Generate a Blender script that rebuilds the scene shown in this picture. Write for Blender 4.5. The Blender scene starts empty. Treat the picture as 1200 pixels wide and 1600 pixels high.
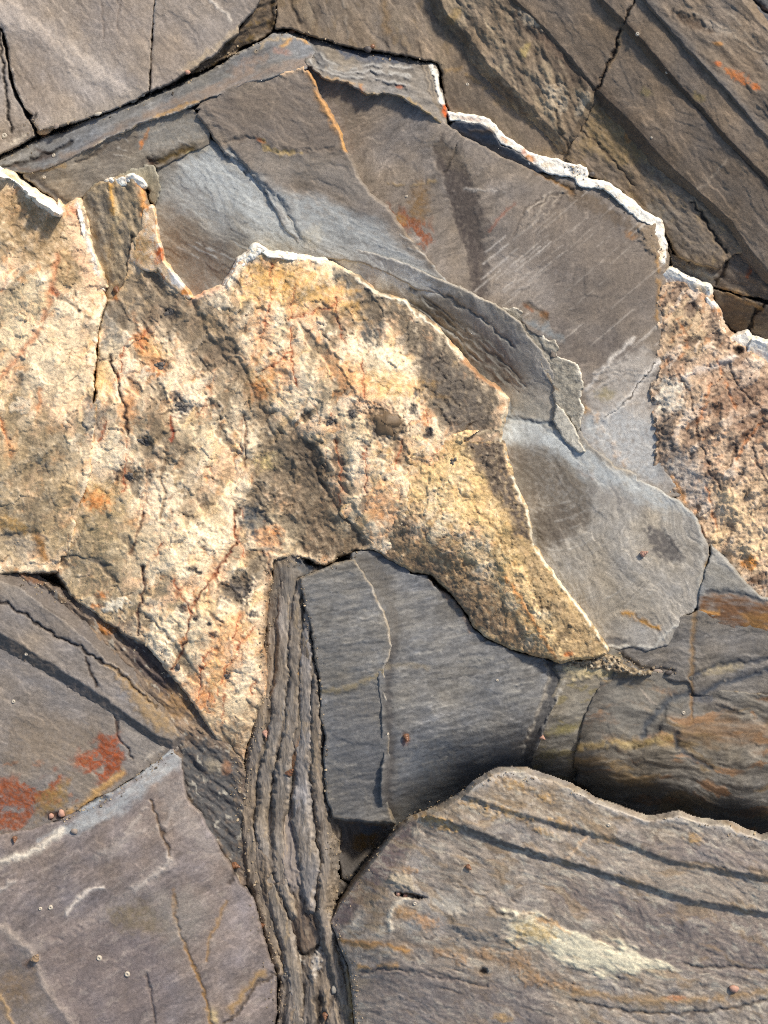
import bpy, math, random
import numpy as np
C = bpy.context.scene.collection
S = bpy.context.scene
# ---------------------------------------------------------------- camera, sky, sun, exposure
U = 0.00125            # one photo pixel on the rock = 1.25 mm
ZS = 1.5               # relief scale
CAM_H = 2.7            # metres above the mean rock surface
cam = bpy.data.objects.new('camera', bpy.data.cameras.new('camera'))
C.objects.link(cam)
cam.location = (0, 0, CAM_H)
cam.data.sensor_fit = 'VERTICAL'
cam.data.sensor_height = 24
cam.data.lens = 24 * CAM_H / (1600 * U)
cam.data.clip_start = .05
cam.data.clip_end = 200
S.camera = cam
SUN_EL, SUN_AZ = math.radians(37), math.radians(38)      # azimuth: from +Y (up in the picture) towards +X
sd_ = (math.sin(SUN_AZ) * math.cos(SUN_EL), math.cos(SUN_AZ) * math.cos(SUN_EL), math.sin(SUN_EL))
W = bpy.data.worlds.new('World'); S.world = W; W.use_nodes = True
nt = W.node_tree
sky = nt.nodes.new('ShaderNodeTexSky'); sky.sky_type = 'NISHITA'; sky.sun_disc = False
sky.sun_elevation = SUN_EL; sky.sun_rotation = SUN_AZ
sky.dust_density = 2.0
nt.links.new(sky.outputs[0], nt.nodes['Background'].inputs[0])
nt.nodes['Background'].inputs[1].default_value = .115
sun = bpy.data.objects.new('sun', bpy.data.lights.new('sun', 'SUN'))
C.objects.link(sun)
sun.data.energy = 3.2; sun.data.angle = math.radians(6); sun.data.color = (1, .91, .79)
from mathutils import Vector
sun.rotation_euler = Vector(sd_).to_track_quat('Z', 'Y').to_euler()
S.view_settings.view_transform = 'Standard'; S.view_settings.look = 'None'
S.view_settings.gamma = 1; S.view_settings.use_curve_mapping = False
S.view_settings.exposure = 0.46
S.cycles.filter_width = 1.0
S.cycles.use_denoising = False

# ---------------------------------------------------------------- numeric helpers
D = 1.6                # mesh spacing in photo pixels
M = 130                # how far the stones go on beyond the frame
X0, X1, Y0, Y1 = -M, 1200 + M, -M, 1600 + M
NX, NY = int((X1 - X0) / D) + 1, int((Y1 - Y0) / D) + 1
ZTOP = np.full((NY, NX), -140.0, np.float32)
rs = np.random.RandomState(7)
PERM = np.concatenate([rs.permutation(256)] * 2).astype(np.int32)
GA = rs.rand(256) * 2 * np.pi
GX, GY = np.cos(GA).astype(np.float32), np.sin(GA).astype(np.float32)

def pn(x, y, seed=0):
    x = x + seed * 17.37; y = y + seed * 31.71
    xi = np.floor(x); yi = np.floor(y)
    fx = (x - xi).astype(np.float32); fy = (y - yi).astype(np.float32)
    xi = xi.astype(np.int32) & 255; yi = yi.astype(np.int32) & 255
    u = fx * fx * fx * (fx * (fx * 6 - 15) + 10); v = fy * fy * fy * (fy * (fy * 6 - 15) + 10)
    def g(ix, iy, dx, dy):
        h = PERM[PERM[ix & 255] + (iy & 255)]
        return GX[h] * dx + GY[h] * dy
    a = g(xi, yi, fx, fy); b = g(xi + 1, yi, fx - 1, fy)
    c = g(xi, yi + 1, fx, fy - 1); d = g(xi + 1, yi + 1, fx - 1, fy - 1)
    a = a + u * (b - a); c = c + u * (d - c)
    return (a + v * (c - a)) * 2.1

def fbm(x, y, sc, oc=4, seed=0, ang=0., st=1., gain=.5, ridge=False):
    ca, sa = math.cos(math.radians(ang)), math.sin(math.radians(ang))
    u = (x * ca + y * sa) / (sc * st); v = (-x * sa + y * ca) / sc
    o = np.zeros_like(u); a, t = 1., 0.
    for i in range(oc):
        n = pn(u, v, seed + i * 3 + 1)
        if ridge: n = 1 - 2 * np.abs(n)
        o += a * n; t += a * a
        u = u * 2.03 + 5.1; v = v * 2.03 + 1.7; a *= gain
    return o / math.sqrt(t)

def ss(a, b, x):
    t = np.clip((x - a) / (b - a), 0, 1)
    return t * t * (3 - 2 * t)

def lin(c):
    c = np.array(c, float) / 255 * np.array([1.01, 1., .965])
    return np.where(c <= .04045, c / 12.92, ((c + .055) / 1.055) ** 2.4)

def seg_dist(x, y, pts, widths=None, closed=False):
    best = np.full(x.shape, 1e9); bw = np.ones(x.shape)
    n = len(pts)
    for i in range(n if closed else n - 1):
        ax, ay = pts[i]; bx, by = pts[(i + 1) % n]
        dx, dy = bx - ax, by - ay
        L = dx * dx + dy * dy + 1e-9
        t = np.clip(((x - ax) * dx + (y - ay) * dy) / L, 0, 1)
        d = np.hypot(x - ax - t * dx, y - ay - t * dy)
        if widths is not None:
            w = widths[i] + (widths[(i + 1) % n] - widths[i]) * t
            s = d - w; k = s < best
            best = np.where(k, s, best)
        else:
            best = np.minimum(best, d)
    return best

def inside(x, y, pts):
    r = np.zeros(x.shape, bool); n = len(pts)
    for i in range(n):
        ax, ay = pts[i]; bx, by = pts[(i + 1) % n]
        if ay == by: continue
        k = (ay > y) != (by > y)
        r ^= k & (x < (bx - ax) * (y - ay) / (by - ay) + ax)
    return r

def sdist(x, y, pts):
    d = seg_dist(x, y, pts, closed=True)
    return np.where(inside(x, y, pts), d, -d)

def surf(ctrl):
    """smooth surface through (x, y, z) points; one number is a level plane"""
    if isinstance(ctrl, (int, float)): return lambda x, y: np.full(x.shape, float(ctrl))
    if callable(ctrl): return ctrl
    P = np.array(ctrl, float); n = len(P)
    if n == 3:
        A = np.c_[P[:, :2], np.ones(3)]; k = np.linalg.solve(A, P[:, 2])
        return lambda x, y: k[0] * x + k[1] * y + k[2]
    xs, ys = P[:, 0] / 400, P[:, 1] / 400
    r = np.hypot(xs[:, None] - xs, ys[:, None] - ys)
    def ph(r): return r * r * np.log(r + 1e-9)
    A = np.zeros((n + 3, n + 3)); A[:n, :n] = ph(r) + np.eye(n) * .004
    A[:n, n] = A[n, :n] = 1; A[:n, n + 1] = A[n + 1, :n] = xs; A[:n, n + 2] = A[n + 2, :n] = ys
    k = np.linalg.solve(A, np.r_[P[:, 2], 0, 0, 0])
    def f(x, y):
        u, v = x / 400, y / 400
        o = k[n] + k[n + 1] * u + k[n + 2] * v
        for i in range(n): o = o + k[i] * ph(np.hypot(u - xs[i], v - ys[i]))
        return o
    return f

def world(px, py, z):
    """a photo point at height z (in px units) above the mean rock plane -> metres"""
    zz = z * U * ZS; k = (CAM_H - zz) / CAM_H
    return (px - 600) * U * k, (800 - py) * U * k, zz

# ---------------------------------------------------------------- materials
def new_mat(name):
    m = bpy.data.materials.new(name); m.use_nodes = True
    return m, m.node_tree, m.node_tree.nodes, m.node_tree.links, m.node_tree.nodes['Principled BSDF']

def stone_mat(name, fine=520., amount=.35, bump=.25, rough=.72, spec=.3, stretch=(1, 1, 1), rot=0., grains=0.):
    m, t, N, L, P = new_mat(name)
    a = N.new('ShaderNodeVertexColor'); a.layer_name = 'Col'
    tc = N.new('ShaderNodeTexCoord'); mp = N.new('ShaderNodeMapping')
    mp.inputs['Rotation'].default_value = (0, 0, rot); mp.inputs['Scale'].default_value = stretch
    L.new(tc.outputs['Object'], mp.inputs[0])
    n = N.new('ShaderNodeTexNoise'); n.inputs['Scale'].default_value = fine
    n.inputs['Detail'].default_value = 3; n.inputs['Roughness'].default_value = .6
    L.new(mp.outputs[0], n.inputs['Vector'])
    n2 = N.new('ShaderNodeTexNoise'); n2.inputs['Scale'].default_value = fine * .33
    n2.inputs['Detail'].default_value = 4; n2.inputs['Roughness'].default_value = .65
    L.new(mp.outputs[0], n2.inputs['Vector'])
    ad = N.new('ShaderNodeMath'); ad.operation = 'ADD'
    L.new(n.outputs[0], ad.inputs[0]); L.new(n2.outputs[0], ad.inputs[1])
    src = ad.outputs[0]; bsrc = src
    if grains:
        v = N.new('ShaderNodeTexVoronoi'); v.inputs['Scale'].default_value = grains
        L.new(tc.outputs['Object'], v.inputs['Vector'])
        sep = N.new('ShaderNodeSeparateColor'); L.new(v.outputs['Color'], sep.inputs[0])
        q = N.new('ShaderNodeMath'); q.operation = 'MULTIPLY_ADD'; q.inputs[1].default_value = .55; 
        L.new(sep.outputs[0], q.inputs[0]); L.new(src, q.inputs[2]); src = q.outputs[0]
        q.inputs[1].default_value = .5
        o = N.new('ShaderNodeMath'); o.operation = 'SUBTRACT'; o.inputs[1].default_value = .25
        L.new(src, o.inputs[0]); src = o.outputs[0]
    mr = N.new('ShaderNodeMapRange'); mr.inputs[1].default_value = .55; mr.inputs[2].default_value = 1.45
    mr.inputs[3].default_value = 1 - amount; mr.inputs[4].default_value = 1 + amount
    L.new(src, mr.inputs[0])
    vm = N.new('ShaderNodeVectorMath'); vm.operation = 'SCALE'
    L.new(a.outputs[0], vm.inputs[0]); L.new(mr.outputs[0], vm.inputs['Scale'])
    L.new(vm.outputs[0], P.inputs['Base Color'])
    b = N.new('ShaderNodeBump'); b.inputs['Strength'].default_value = bump; b.inputs['Distance'].default_value = .004
    L.new(bsrc, b.inputs['Height']); L.new(b.outputs[0], P.inputs['Normal'])
    P.inputs['Roughness'].default_value = rough; P.inputs['Specular IOR Level'].default_value = spec
    return m

MAT = {
    'slate': stone_mat('slate_stone', 520, .46, .2),
    'fibre': stone_mat('fibrous_schist', 420, .34, .4, stretch=(1, .22, 1)),
    'quartz': stone_mat('quartz_stone', 440, .30, .32, rough=.6, spec=.4, grains=230.),
    'vein': stone_mat('white_quartz', 400, .14, .3, rough=.5, spec=.4, grains=160.),
}
def plain_mat(name, col, rough=.6, var=.3, scale=300):
    m, t, N, L, P = new_mat(name)
    tc = N.new('ShaderNodeTexCoord'); n = N.new('ShaderNodeTexNoise'); n.inputs['Scale'].default_value = scale
    L.new(tc.outputs['Object'], n.inputs['Vector'])
    mx = N.new('ShaderNodeMix'); mx.data_type = 'RGBA'
    c = lin(col)
    mx.inputs[6].default_value = (*(c * (1 - var)), 1); mx.inputs[7].default_value = (*np.minimum(c * (1 + var), .95), 1)
    L.new(n.outputs[0], mx.inputs[0]); L.new(mx.outputs[2], P.inputs['Base Color'])
    P.inputs['Roughness'].default_value = rough
    return m

# ---------------------------------------------------------------- things and stone pieces
def thing(name, label, cat, px, py, z=-60, group=None):
    o = bpy.data.objects.new(name, None); C.objects.link(o)
    o.location = world(px, py, z); o.empty_display_size = .05
    o['label'] = label; o['category'] = cat
    if group: o['group'] = group
    return o

class Piece:
    """one stone piece: a height field over a traced outline with falling sides"""
    def __init__(s, poly, z, col, seed=1, jit=3., edge=5., slope=3.5, margin=None, line=None, drop=None, grow=None, chip=0.):
        if slope > 2 and line is None: edge *= .6; slope *= 1.9; jit *= .9
        s.seed = seed
        depth = 60.
        if margin is None: margin = min(34., max(9., depth / slope))
        pad = margin + 22
        pts = np.array(poly, float)
        wmax = max(line) if line is not None else 0
        lo = pts.min(0) - pad - wmax; hi = pts.max(0) + pad + wmax
        i0, i1 = max(0, int((lo[0] - X0) / D)), min(NX - 1, int((hi[0] - X0) / D) + 1)
        j0, j1 = max(0, int((lo[1] - Y0) / D)), min(NY - 1, int((hi[1] - Y0) / D) + 1)
        gx, gy = np.meshgrid(X0 + D * np.arange(i0, i1 + 1), Y0 + D * np.arange(j0, j1 + 1))
        shp = gx.shape; x, y = gx.ravel(), gy.ravel()
        wx = x + jit * (fbm(x, y, 26, 2, seed + 50) + .55 * fbm(x, y, 8, 3, seed + 60))
        wy = y + jit * (fbm(x, y, 26, 2, seed + 70) + .55 * fbm(x, y, 8, 3, seed + 80))
        if line is not None: d = -seg_dist(wx, wy, list(map(tuple, poly)), list(line))
        else: d = sdist(wx, wy, list(map(tuple, poly)))
        if chip: d = d + chip * fbm(x, y, 11, 4, seed + 30)
        if grow is not None: d = d + (grow(x, y) if callable(grow) else grow)
        k = d > -margin
        s.k, s.shp, s.ij = k, shp, (i0, j0)
        s.x, s.y, s.d = x[k], y[k], d[k]
        s.wx, s.wy = s.x + 3 * fbm(s.x, s.y, 14, 3, seed + 90), s.y + 3 * fbm(s.x, s.y, 14, 3, seed + 95)
        s.tx, s.ty = s.x, s.y
        s.base = surf(z)
        s.h = s.base(s.x, s.y).astype(float)
        s.c = np.tile(lin(col), (len(s.x), 1))
        s.edge, s.slope, s.drop = edge, slope, (edge * .45 if drop is None else drop)
    # ---- painting the stone's own colours and relief
    def mix(s, m, col, a=1.):
        if col is None: return
        m = np.clip(m * a, 0, 1)[:, None]
        s.c = s.c * (1 - m) + lin(col) * m
    def mul(s, f): s.c = s.c * np.asarray(f)[:, None]; return s
    def tone(s, sc, amp, ang=0, st=1., oc=4, seed=0, dh=0.):
        n = fbm(s.tx, s.ty, sc, oc, s.seed + seed + 5, ang, st)
        s.mul(np.clip(1 + amp * n, .25, 2)); s.h += dh * n
        return s
    def mott(s, sc, lo, hi, col, a=.7, ang=0, st=1., oc=4, seed=0, dh=0., warp=True):
        x, y = s.tx + s.wx - s.x, s.ty + s.wy - s.y
        m = ss(lo, hi, fbm(x, y, sc, oc, s.seed + seed + 11, ang, st))
        s.mix(m, col, a); s.h += dh * m
        return s
    def relief(s, amp, sc, ang=0, st=1., oc=4, seed=0, ridge=False):
        s.h += amp * fbm(s.tx, s.ty, sc, oc, s.seed + seed + 21, ang, st, ridge=ridge); return s
    def line(s, pts, w, col=None, a=.8, dh=0., brk=0., jit=1., flat=False):
        w *= 1.2; a = a * 1.35
        xs = [p[0] for p in pts]; ys = [p[1] for p in pts]
        pad = w * 3 + 14
        k = np.where((s.x > min(xs) - pad) & (s.x < max(xs) + pad) & (s.y > min(ys) - pad) & (s.y < max(ys) + pad))[0]
        if len(k) == 0: return s
        x = s.x[k] + jit * (s.wx[k] - s.x[k]); y = s.y[k] + jit * (s.wy[k] - s.y[k])
        d = seg_dist(x, y, pts)
        m = ss(w * 1.25 + .8, w * .85 - .8, d) if flat else np.exp(-(d / w) ** 2)
        if brk: m = m * ss(-1.1, -.1, fbm(s.x[k], s.y[k], 16, 3, s.seed + int(xs[0]) % 97) + .6 - 2. * brk)
        if col is not None:
            q = np.clip(m * a, 0, 1)[:, None]
            s.c[k] = s.c[k] * (1 - q) + lin(col) * q
        s.h[k] += dh * m
        return s
    def spot(s, cx, cy, rx, ry, col=None, a=.8, ang=0, soft=.5, ns=12, na=.5, dh=0.):
        a = a * 1.25; R = max(rx, ry) * 2.2
        k = np.where((abs(s.x - cx) < R) & (abs(s.y - cy) < R))[0]
        if len(k) == 0: return s
        ca, sa = math.cos(math.radians(ang)), math.sin(math.radians(ang))
        dx, dy = s.x[k] - cx, s.y[k] - cy
        r = np.hypot((dx * ca + dy * sa) / rx, (-dx * sa + dy * ca) / ry)
        m = ss(-soft, soft, 1 - r + na * .75 * fbm(s.x[k], s.y[k], ns, 4, s.seed + 33)) * ss(2.1, 1.6, r)
        a = a * np.clip(.86 + .38 * fbm(s.x[k], s.y[k], 6, 3, s.seed + 34), 0, 1)
        if col is not None:
            q = np.clip(m * a, 0, 1)[:, None]
            s.c[k] = s.c[k] * (1 - q) + lin(col) * q
        s.h[k] += dh * m
        return s
    def area(s, poly, col=None, a=.8, soft=8., ns=20, na=8., dh=0., ang=0, st=1.):
        xs = [p[0] for p in poly]; ys = [p[1] for p in poly]
        pad = soft + na * 2.5
        k = np.where((s.x > min(xs) - pad) & (s.x < max(xs) + pad) & (s.y > min(ys) - pad) & (s.y < max(ys) + pad))[0]
        if len(k) == 0: return s
        d = sdist(s.wx[k], s.wy[k], poly)
        mx = max(1.5, float(d.max())); na = min(na, .7 * mx); soft = min(soft, .55 * mx); a = a * 1.3
        d = d + na * .75 * fbm(s.x[k], s.y[k], ns, 4, s.seed + 41, ang, st)
        m = ss(-soft, soft, d)
        a = a * np.clip(.86 + .38 * fbm(s.x[k], s.y[k], 7, 3, s.seed + 35, ang, st), 0, 1)
        if col is not None:
            q = np.clip(m * a, 0, 1)[:, None]
            s.c[k] = s.c[k] * (1 - q) + lin(col) * q
        s.h[k] += dh * m
        return s
    def rust(s, poly, col, a=.85, ang=-25, st=2.6, lo=-.25, hi=.45):
        xs = [p[0] for p in poly]; ys = [p[1] for p in poly]
        k = np.where((s.x > min(xs) - 20) & (s.x < max(xs) + 20) & (s.y > min(ys) - 20) & (s.y < max(ys) + 20))[0]
        if len(k) == 0: return s
        x, y = s.wx[k], s.wy[k]
        d = sdist(x, y, poly) + 5 * fbm(x, y, 14, 4, s.seed + 36)
        m = ss(-11, 9, d) * ss(lo, hi, fbm(x, y, 15, 5, s.seed + 37, ang, st) + .06 * np.clip(d, 0, 8)) * np.clip(.8 + .4 * fbm(x, y, 5, 3, s.seed + 38), .2, 1)
        q = np.clip(m * a, 0, 1)[:, None]; v = (1 + .25 * fbm(x, y, 8, 3, s.seed + 39))[:, None]
        s.c[k] = s.c[k] * (1 - q) + lin(col) * v * q
        return s
    def rim(s, w, col, a=.8, brk=.3):
        m = np.exp(-(np.maximum(s.d, 0) / w) ** 2) * ss(-brk, brk, fbm(s.x, s.y, 22, 3, s.seed + 55) + .1)
        s.mix(m, col, a); return s
    def swirl(s, amp, sc):
        """bend the layering: later textures follow folded lines"""
        s.tx = s.x + amp * fbm(s.x, s.y, sc, 3, s.seed + 301); s.ty = s.y + amp * fbm(s.x, s.y, sc, 3, s.seed + 311)
        return s
    def facet(s, sc, amp, col=.07, seed=0, st=1.5, ang=-58):
        """crystal faces: every cell is a small tilted plane with its own shade"""
        ca, sa = math.cos(math.radians(ang)), math.sin(math.radians(ang))
        u = (s.wx * ca + s.wy * sa) / (sc * st); v = (-s.wx * sa + s.wy * ca) / sc
        iu, iv = np.floor(u).astype(int), np.floor(v).astype(int)
        best = np.full(u.shape, 1e9); gx = np.zeros_like(u); gy = np.zeros_like(u); gc = np.zeros_like(u)
        for du in (-1, 0, 1):
            for dv in (-1, 0, 1):
                h = PERM[(PERM[(iu + du + s.seed + seed) & 255] + iv + dv) & 255]; h2 = PERM[h + 71 & 255]; h3 = PERM[h2 + 13 & 255]
                ox, oy = u - iu - du - .1 - .8 * h / 255., v - iv - dv - .1 - .8 * h2 / 255.
                d = ox * ox + oy * oy; k = d < best
                best = np.where(k, d, best); gx = np.where(k, ox * (h3 / 127.5 - 1), gx); gy = np.where(k, oy * (PERM[h3 + 7] / 127.5 - 1), gy); gc = np.where(k, PERM[h3 + 29] / 127.5 - 1, gc)
        s.h += amp * (gx + gy + .35 * gc); s.mul(1 + col * gc); return s
    def slate(s, ang=30, k=1.):
        s.tone(130, .10 * k, seed=1).tone(44, .08 * k, ang, 3, seed=2).tone(11, .10 * k, ang, 4, seed=3, oc=3).tone(4.5, .14 * k, ang, 2.2, oc=2, seed=4)
        n = fbm(s.x, s.y, 75, 4, s.seed + 61)
        s.c *= 1 + .06 * n[:, None] * np.array([1, .2, -1.2])
        n = ss(.25, .9, fbm(s.tx + s.wx - s.x, s.ty + s.wy - s.y, 26, 5, s.seed + 62, ang, 3.2)); s.mul(1 + .22 * n)          # dusty, scuffed streaks
        n = ss(.3, 1., fbm(s.tx + s.wx - s.x, s.ty + s.wy - s.y, 13, 5, s.seed + 63, ang, 4.)); s.mul(1 - .22 * n)            # darker seams
        n = ss(.55, 1., fbm(s.tx, s.ty, 5, 3, s.seed + 64, ang, 5.)); s.mul(1 + .26 * n); s.h += .12 * n
        n = 2.2 * fbm(s.tx + s.wx - s.x, s.ty + s.wy - s.y, 85, 3, s.seed + 66, ang, 2.6); f = np.floor(n); fr = n - f
        s.h += .5 * k * (f + ss(.86, 1., fr)); s.mul(1 + .10 * np.exp(-((fr - .9) / .06) ** 2))      # thin cleavage steps
        s.relief(1.5 * k, 110, ang, 1.5, 3, 1).relief(.36 * k, 26, ang, 2.5, 3, 2).relief(.11 * k, 7, ang, 2.5, 3, 3)
        return s
    # ---- finishing
    def build(s, name, mat, parent=None, label=None, cat=None, group=None):
        d = s.d
        e = max(s.edge, .5)
        t = np.clip((e - d) / e, 0, 1)
        ins = s.drop * t * t
        ruf = 1 + .12 * fbm(s.x, s.y, 9, 3, s.seed + 44)
        h = s.h - np.where(d > 0, ins, s.drop + s.slope * -d * ruf)
        h = np.maximum(h, -138.)
        idx = np.full(s.k.shape, -1, np.int64); idx[s.k] = np.arange(len(s.x)); idx = idx.reshape(s.shp)
        a, b, c, dd = idx[:-1, :-1], idx[:-1, 1:], idx[1:, 1:], idx[1:, :-1]
        q = (a >= 0) & (b >= 0) & (c >= 0) & (dd >= 0)
        F = np.stack([a[q], dd[q], c[q], b[q]], 1)
        hm = np.full(s.k.shape, -140.); hm[s.k] = h; hm = hm.reshape(s.shp)
        i0, j0 = s.ij; sub = ZTOP[j0:j0 + s.shp[0], i0:i0 + s.shp[1]]; np.maximum(sub, hm, out=sub)
        wx, wy, wz = world(s.x, s.y, h)
        ox, oy, oz = (parent.location if parent else (0, 0, 0))
        V = np.stack([wx - ox, wy - oy, wz - oz], 1).astype(np.float32)
        me = bpy.data.meshes.new(name)
        me.vertices.add(len(V)); me.vertices.foreach_set('co', V.ravel())
        me.loops.add(F.size); me.loops.foreach_set('vertex_index', F.ravel().astype(np.int32))
        me.polygons.add(len(F)); me.polygons.foreach_set('loop_start', np.arange(0, F.size, 4, dtype=np.int32))
        me.polygons.foreach_set('use_smooth', np.ones(len(F), bool))
        me.update(calc_edges=True); me.validate()
        ca = me.color_attributes.new('Col', 'FLOAT_COLOR', 'POINT')
        ca.data.foreach_set('color', np.c_[np.clip(s.c, .004, .92), np.ones(len(V))].astype(np.float32).ravel())
        me.materials.append(MAT[mat])
        o = bpy.data.objects.new(name, me); C.objects.link(o)
        if parent: o.parent = parent
        if label: o['label'] = label
        if cat: o['category'] = cat
        if group: o['group'] = group
        return o

# ================================================================ the ground under and round the stones
def ground():
    n = 300
    g = np.linspace(-1, 1, n); g = np.sign(g) * (np.abs(g) ** 1.8) * 5.0
    gx, gy = np.meshgrid(g, g); x, y = gx.ravel() / U + 600, 800 - gy.ravel() / U
    out = np.maximum(np.maximum(X0 - x, x - X1), np.maximum(Y0 - y, y - Y1))
    hz = np.where(out < -12, -140., -140 + 145 * ss(-12, 60, out))
    hz = hz + ss(0, 120, out) * (28 * fbm(x, y, 420, 5, 3, 35, 2) + 14 * np.floor(3 * fbm(x, y, 300, 2, 9, -35, 2)))
    V = np.stack([gx.ravel(), gy.ravel(), hz * U * ZS], 1)
    i = np.arange(n * n).reshape(n, n)
    F = np.stack([i[:-1, :-1].ravel(), i[:-1, 1:].ravel(), i[1:, 1:].ravel(), i[1:, :-1].ravel()], 1)
    me = bpy.data.meshes.new('ground'); me.from_pydata(V.tolist(), [], F.tolist())
    ca = me.color_attributes.new('Col', 'FLOAT_COLOR', 'POINT')
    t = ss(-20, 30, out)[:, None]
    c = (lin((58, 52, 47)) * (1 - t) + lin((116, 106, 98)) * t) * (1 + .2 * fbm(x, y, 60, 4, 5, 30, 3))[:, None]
    ca.data.foreach_set('color', np.c_[np.clip(c, .01, .8), np.ones(n * n)].astype(np.float32).ravel())
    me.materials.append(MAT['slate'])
    o = bpy.data.objects.new('ground', me); C.objects.link(o); o['kind'] = 'structure'
    o['label'] = 'dark bedrock showing at the bottom of the cracks between the stones'
ground()

# ================================================================ A: smooth slab, upper left
BLK = (38, 33, 29); rr = random.Random(4)
A = thing('rock_slab', 'smooth grey brown slab with pale diagonal band and upright hairline crack, in upper left corner', 'rock', 180, 80)
p = Piece([(-180,-180),(246,-180),(241,0),(238,50),(235,100),(232,142),(215,155),(180,170),(150,181),(120,191),(85,199),(62,204),(48,188),(52,180),(38,166),(25,140),(16,110),(14,75),(4,45),(-180,-30)],
          [(0,0,20),(230,0,18),(230,150,17),(60,200,14)], (146,136,128), 101, 1.5, 4, 5)
p.slate(55, .9)
p.area([(-60,-30),(30,10),(70,40),(120,80),(185,120),(200,150),(160,135),(110,110),(60,70),(10,35),(-60,10)], (180,170,163), .55, 26, 30, 10, dh=1.5)
p.spot(150,120,75,30,(172,164,158),.4,38,.8,20,.5).spot(60,120,40,60,(118,106,97),.35,20,.9)
p.spot(190,30,60,40,(122,110,102),.35,20,.9)
p.line([(75,200),(105,190),(150,175),(232,140)],9,(150,140,128),.35)
p.line([(52,186),(58,178),(50,192)],2,BLK,.6,-2)
p.line([(160,0),(162,60)],1.2,(100,88,80),.4,-.6).line([(185,0),(184,50)],1.2,(100,88,80),.4,-.6)
p.line([(18,110),(22,135),(36,165),(48,185)],1.6,(205,195,185),.6,.5,.3)
p.build('plate','slate',A)
p = Piece([(243,-180),(520,-180),(430,-60),(405,4),(385,30),(374,42),(372,53),(350,68),(338,84),(308,104),(296,112),(270,128),(250,138),(236,142),(235,120),(238,60),(242,0)],
          [(250,0,20),(400,0,20),(235,140,17),(370,50,16)], (144,134,126), 105, 1.3, 6, 5)
p.slate(50, .9)
p.line([(240,0),(238,40),(233,100),(232,140)],3,(200,192,184),.45,0,.35)
p.line([(325,-5),(345,15),(362,32)],2.2,(205,196,186),.7,.5,.3)
p.area([(278,110),(330,75),(375,38),(370,55),(345,75),(300,110)],(182,164,138),.6,9,20,5)
p.spot(320,30,60,40,(150,142,136),.3,40,.9).spot(270,80,40,50,(124,113,106),.3,0,.9)
p.build('plate','slate',A)
p = Piece([(-180,-20),(2,48),(10,90),(18,140),(34,168),(50,196),(54,212),(30,228),(6,238),(-180,290)], [(0,60,17),(30,200,12),(-100,230,10)], (142,133,126), 108, 1.5, 5, 5)
p.slate(70, .9).line([(0,45),(4,100),(12,160),(18,205)],1.6,BLK,.75,-3)
p.spot(30,215,26,12,(110,100,90),.5,0,.8,6,.9,-1).line([(15,225),(40,212),(52,220)],3,(200,190,175),.5,.5,.5)
p.build('plate','slate',A)

# ================================================================ B: brown crumbly wedge between slab and ridge
B = thing('rock_wedge', 'dark brown crumbly wedge in the V between upper left slab and top brown slab', 'rock', 405, 40)
p = Piece([(408,-170),(470,-170),(433,0),(428,40),(424,52),(400,62),(380,74),(352,92),(322,108),(300,116),(290,112),(335,84),(360,60),(376,44),(398,10)], [(420,-20,10),(425,50,2),(310,110,0),(390,60,3)], (92,80,67), 112, 3, 3, 4)
p.slate(120,1.5).relief(1.6,12,-30,3,4,5).mott(10,.1,.6,(140,120,96),.5).mott(8,.3,.8,(50,42,34),.7).mott(14,.3,.7,(110,88,40),.5,seed=7)
p.line([(425,5),(422,45)],3,(58,44,26),.7,-2).line([(350,95),(385,75),(410,55)],3,(165,150,130),.4,.5,.3)
p.build('wedge','slate',B)

# ================================================================ C: brown bedded slab, upper right; every bed steps down to the lower left
CB = thing('bedded_slab', 'large brown slab of parallel diagonal beds with dark step faces, in upper right corner', 'rock', 950, 150)
BR = (120,107,93)
p = Piece([(436,-180),(700,-180),(720,30),(770,110),(860,205),(900,250),(880,258),(838,246),(800,224),(782,210),(765,190),(740,182),(705,180),(695,150),(690,110),(682,98),(640,88),(590,80),(565,78),(540,72),(515,66),(478,52),(455,46),(431,46),(432,0)],
          [(440,0,8),(700,60,4),(560,70,3),(700,170,-2),(870,245,2),(680,0,6)], BR, 120, 2, 4, 4)
p.slate(60,1.2).mott(40,.2,.9,(142,128,108),.45,70,2).mott(16,.35,.9,(75,64,54),.5,60,3,seed=3)
p.mott(22,.4,.8,(134,112,78),.3,80,2,seed=5)
p.line([(455,0),(462,25),(470,35)],2.5,(60,50,40),.5,-1.5).line([(535,0),(545,60)],2.5,(160,150,138),.35,.5,.4).line([(600,5),(605,50)],6,(135,108,70),.4)
p.area([(700,75),(760,120),(830,190),(870,235),(838,230),(780,180),(720,120)],(126,112,98),.5,5,14,4)
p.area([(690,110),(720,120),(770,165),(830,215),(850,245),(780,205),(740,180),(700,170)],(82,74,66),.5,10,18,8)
p.line([(697,110),(720,108),(760,140),(785,160)],3,(150,122,80),.4,.4,.5).line([(775,158),(800,165),(830,195)],4,(150,122,80),.3)
p.spot(720,95,8,20,BLK,.3,30)
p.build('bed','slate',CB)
p = Piece([(664,-180),(668,-60),(684,-8),(700,25),(728,50),(757,94),(800,138),(850,189),(884,226),(900,200),(930,140),(975,30),(1000,-180)],
          [(690,0,19),(757,94,15),(880,225,12),(960,40,28),(940,130,22),(800,0,25)], (118,104,88), 124, 1.4, 1.6, .6, 40)
p.slate(55,1.2).mott(26,.1,.7,(158,142,118),.5,55,2.2,dh=.8).mott(12,.4,.9,(172,158,134),.4,60,2,seed=3).mott(20,.4,.8,(72,60,48),.55,50,3,seed=5)
p.relief(1.7,18,60,2,4,7)
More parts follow.
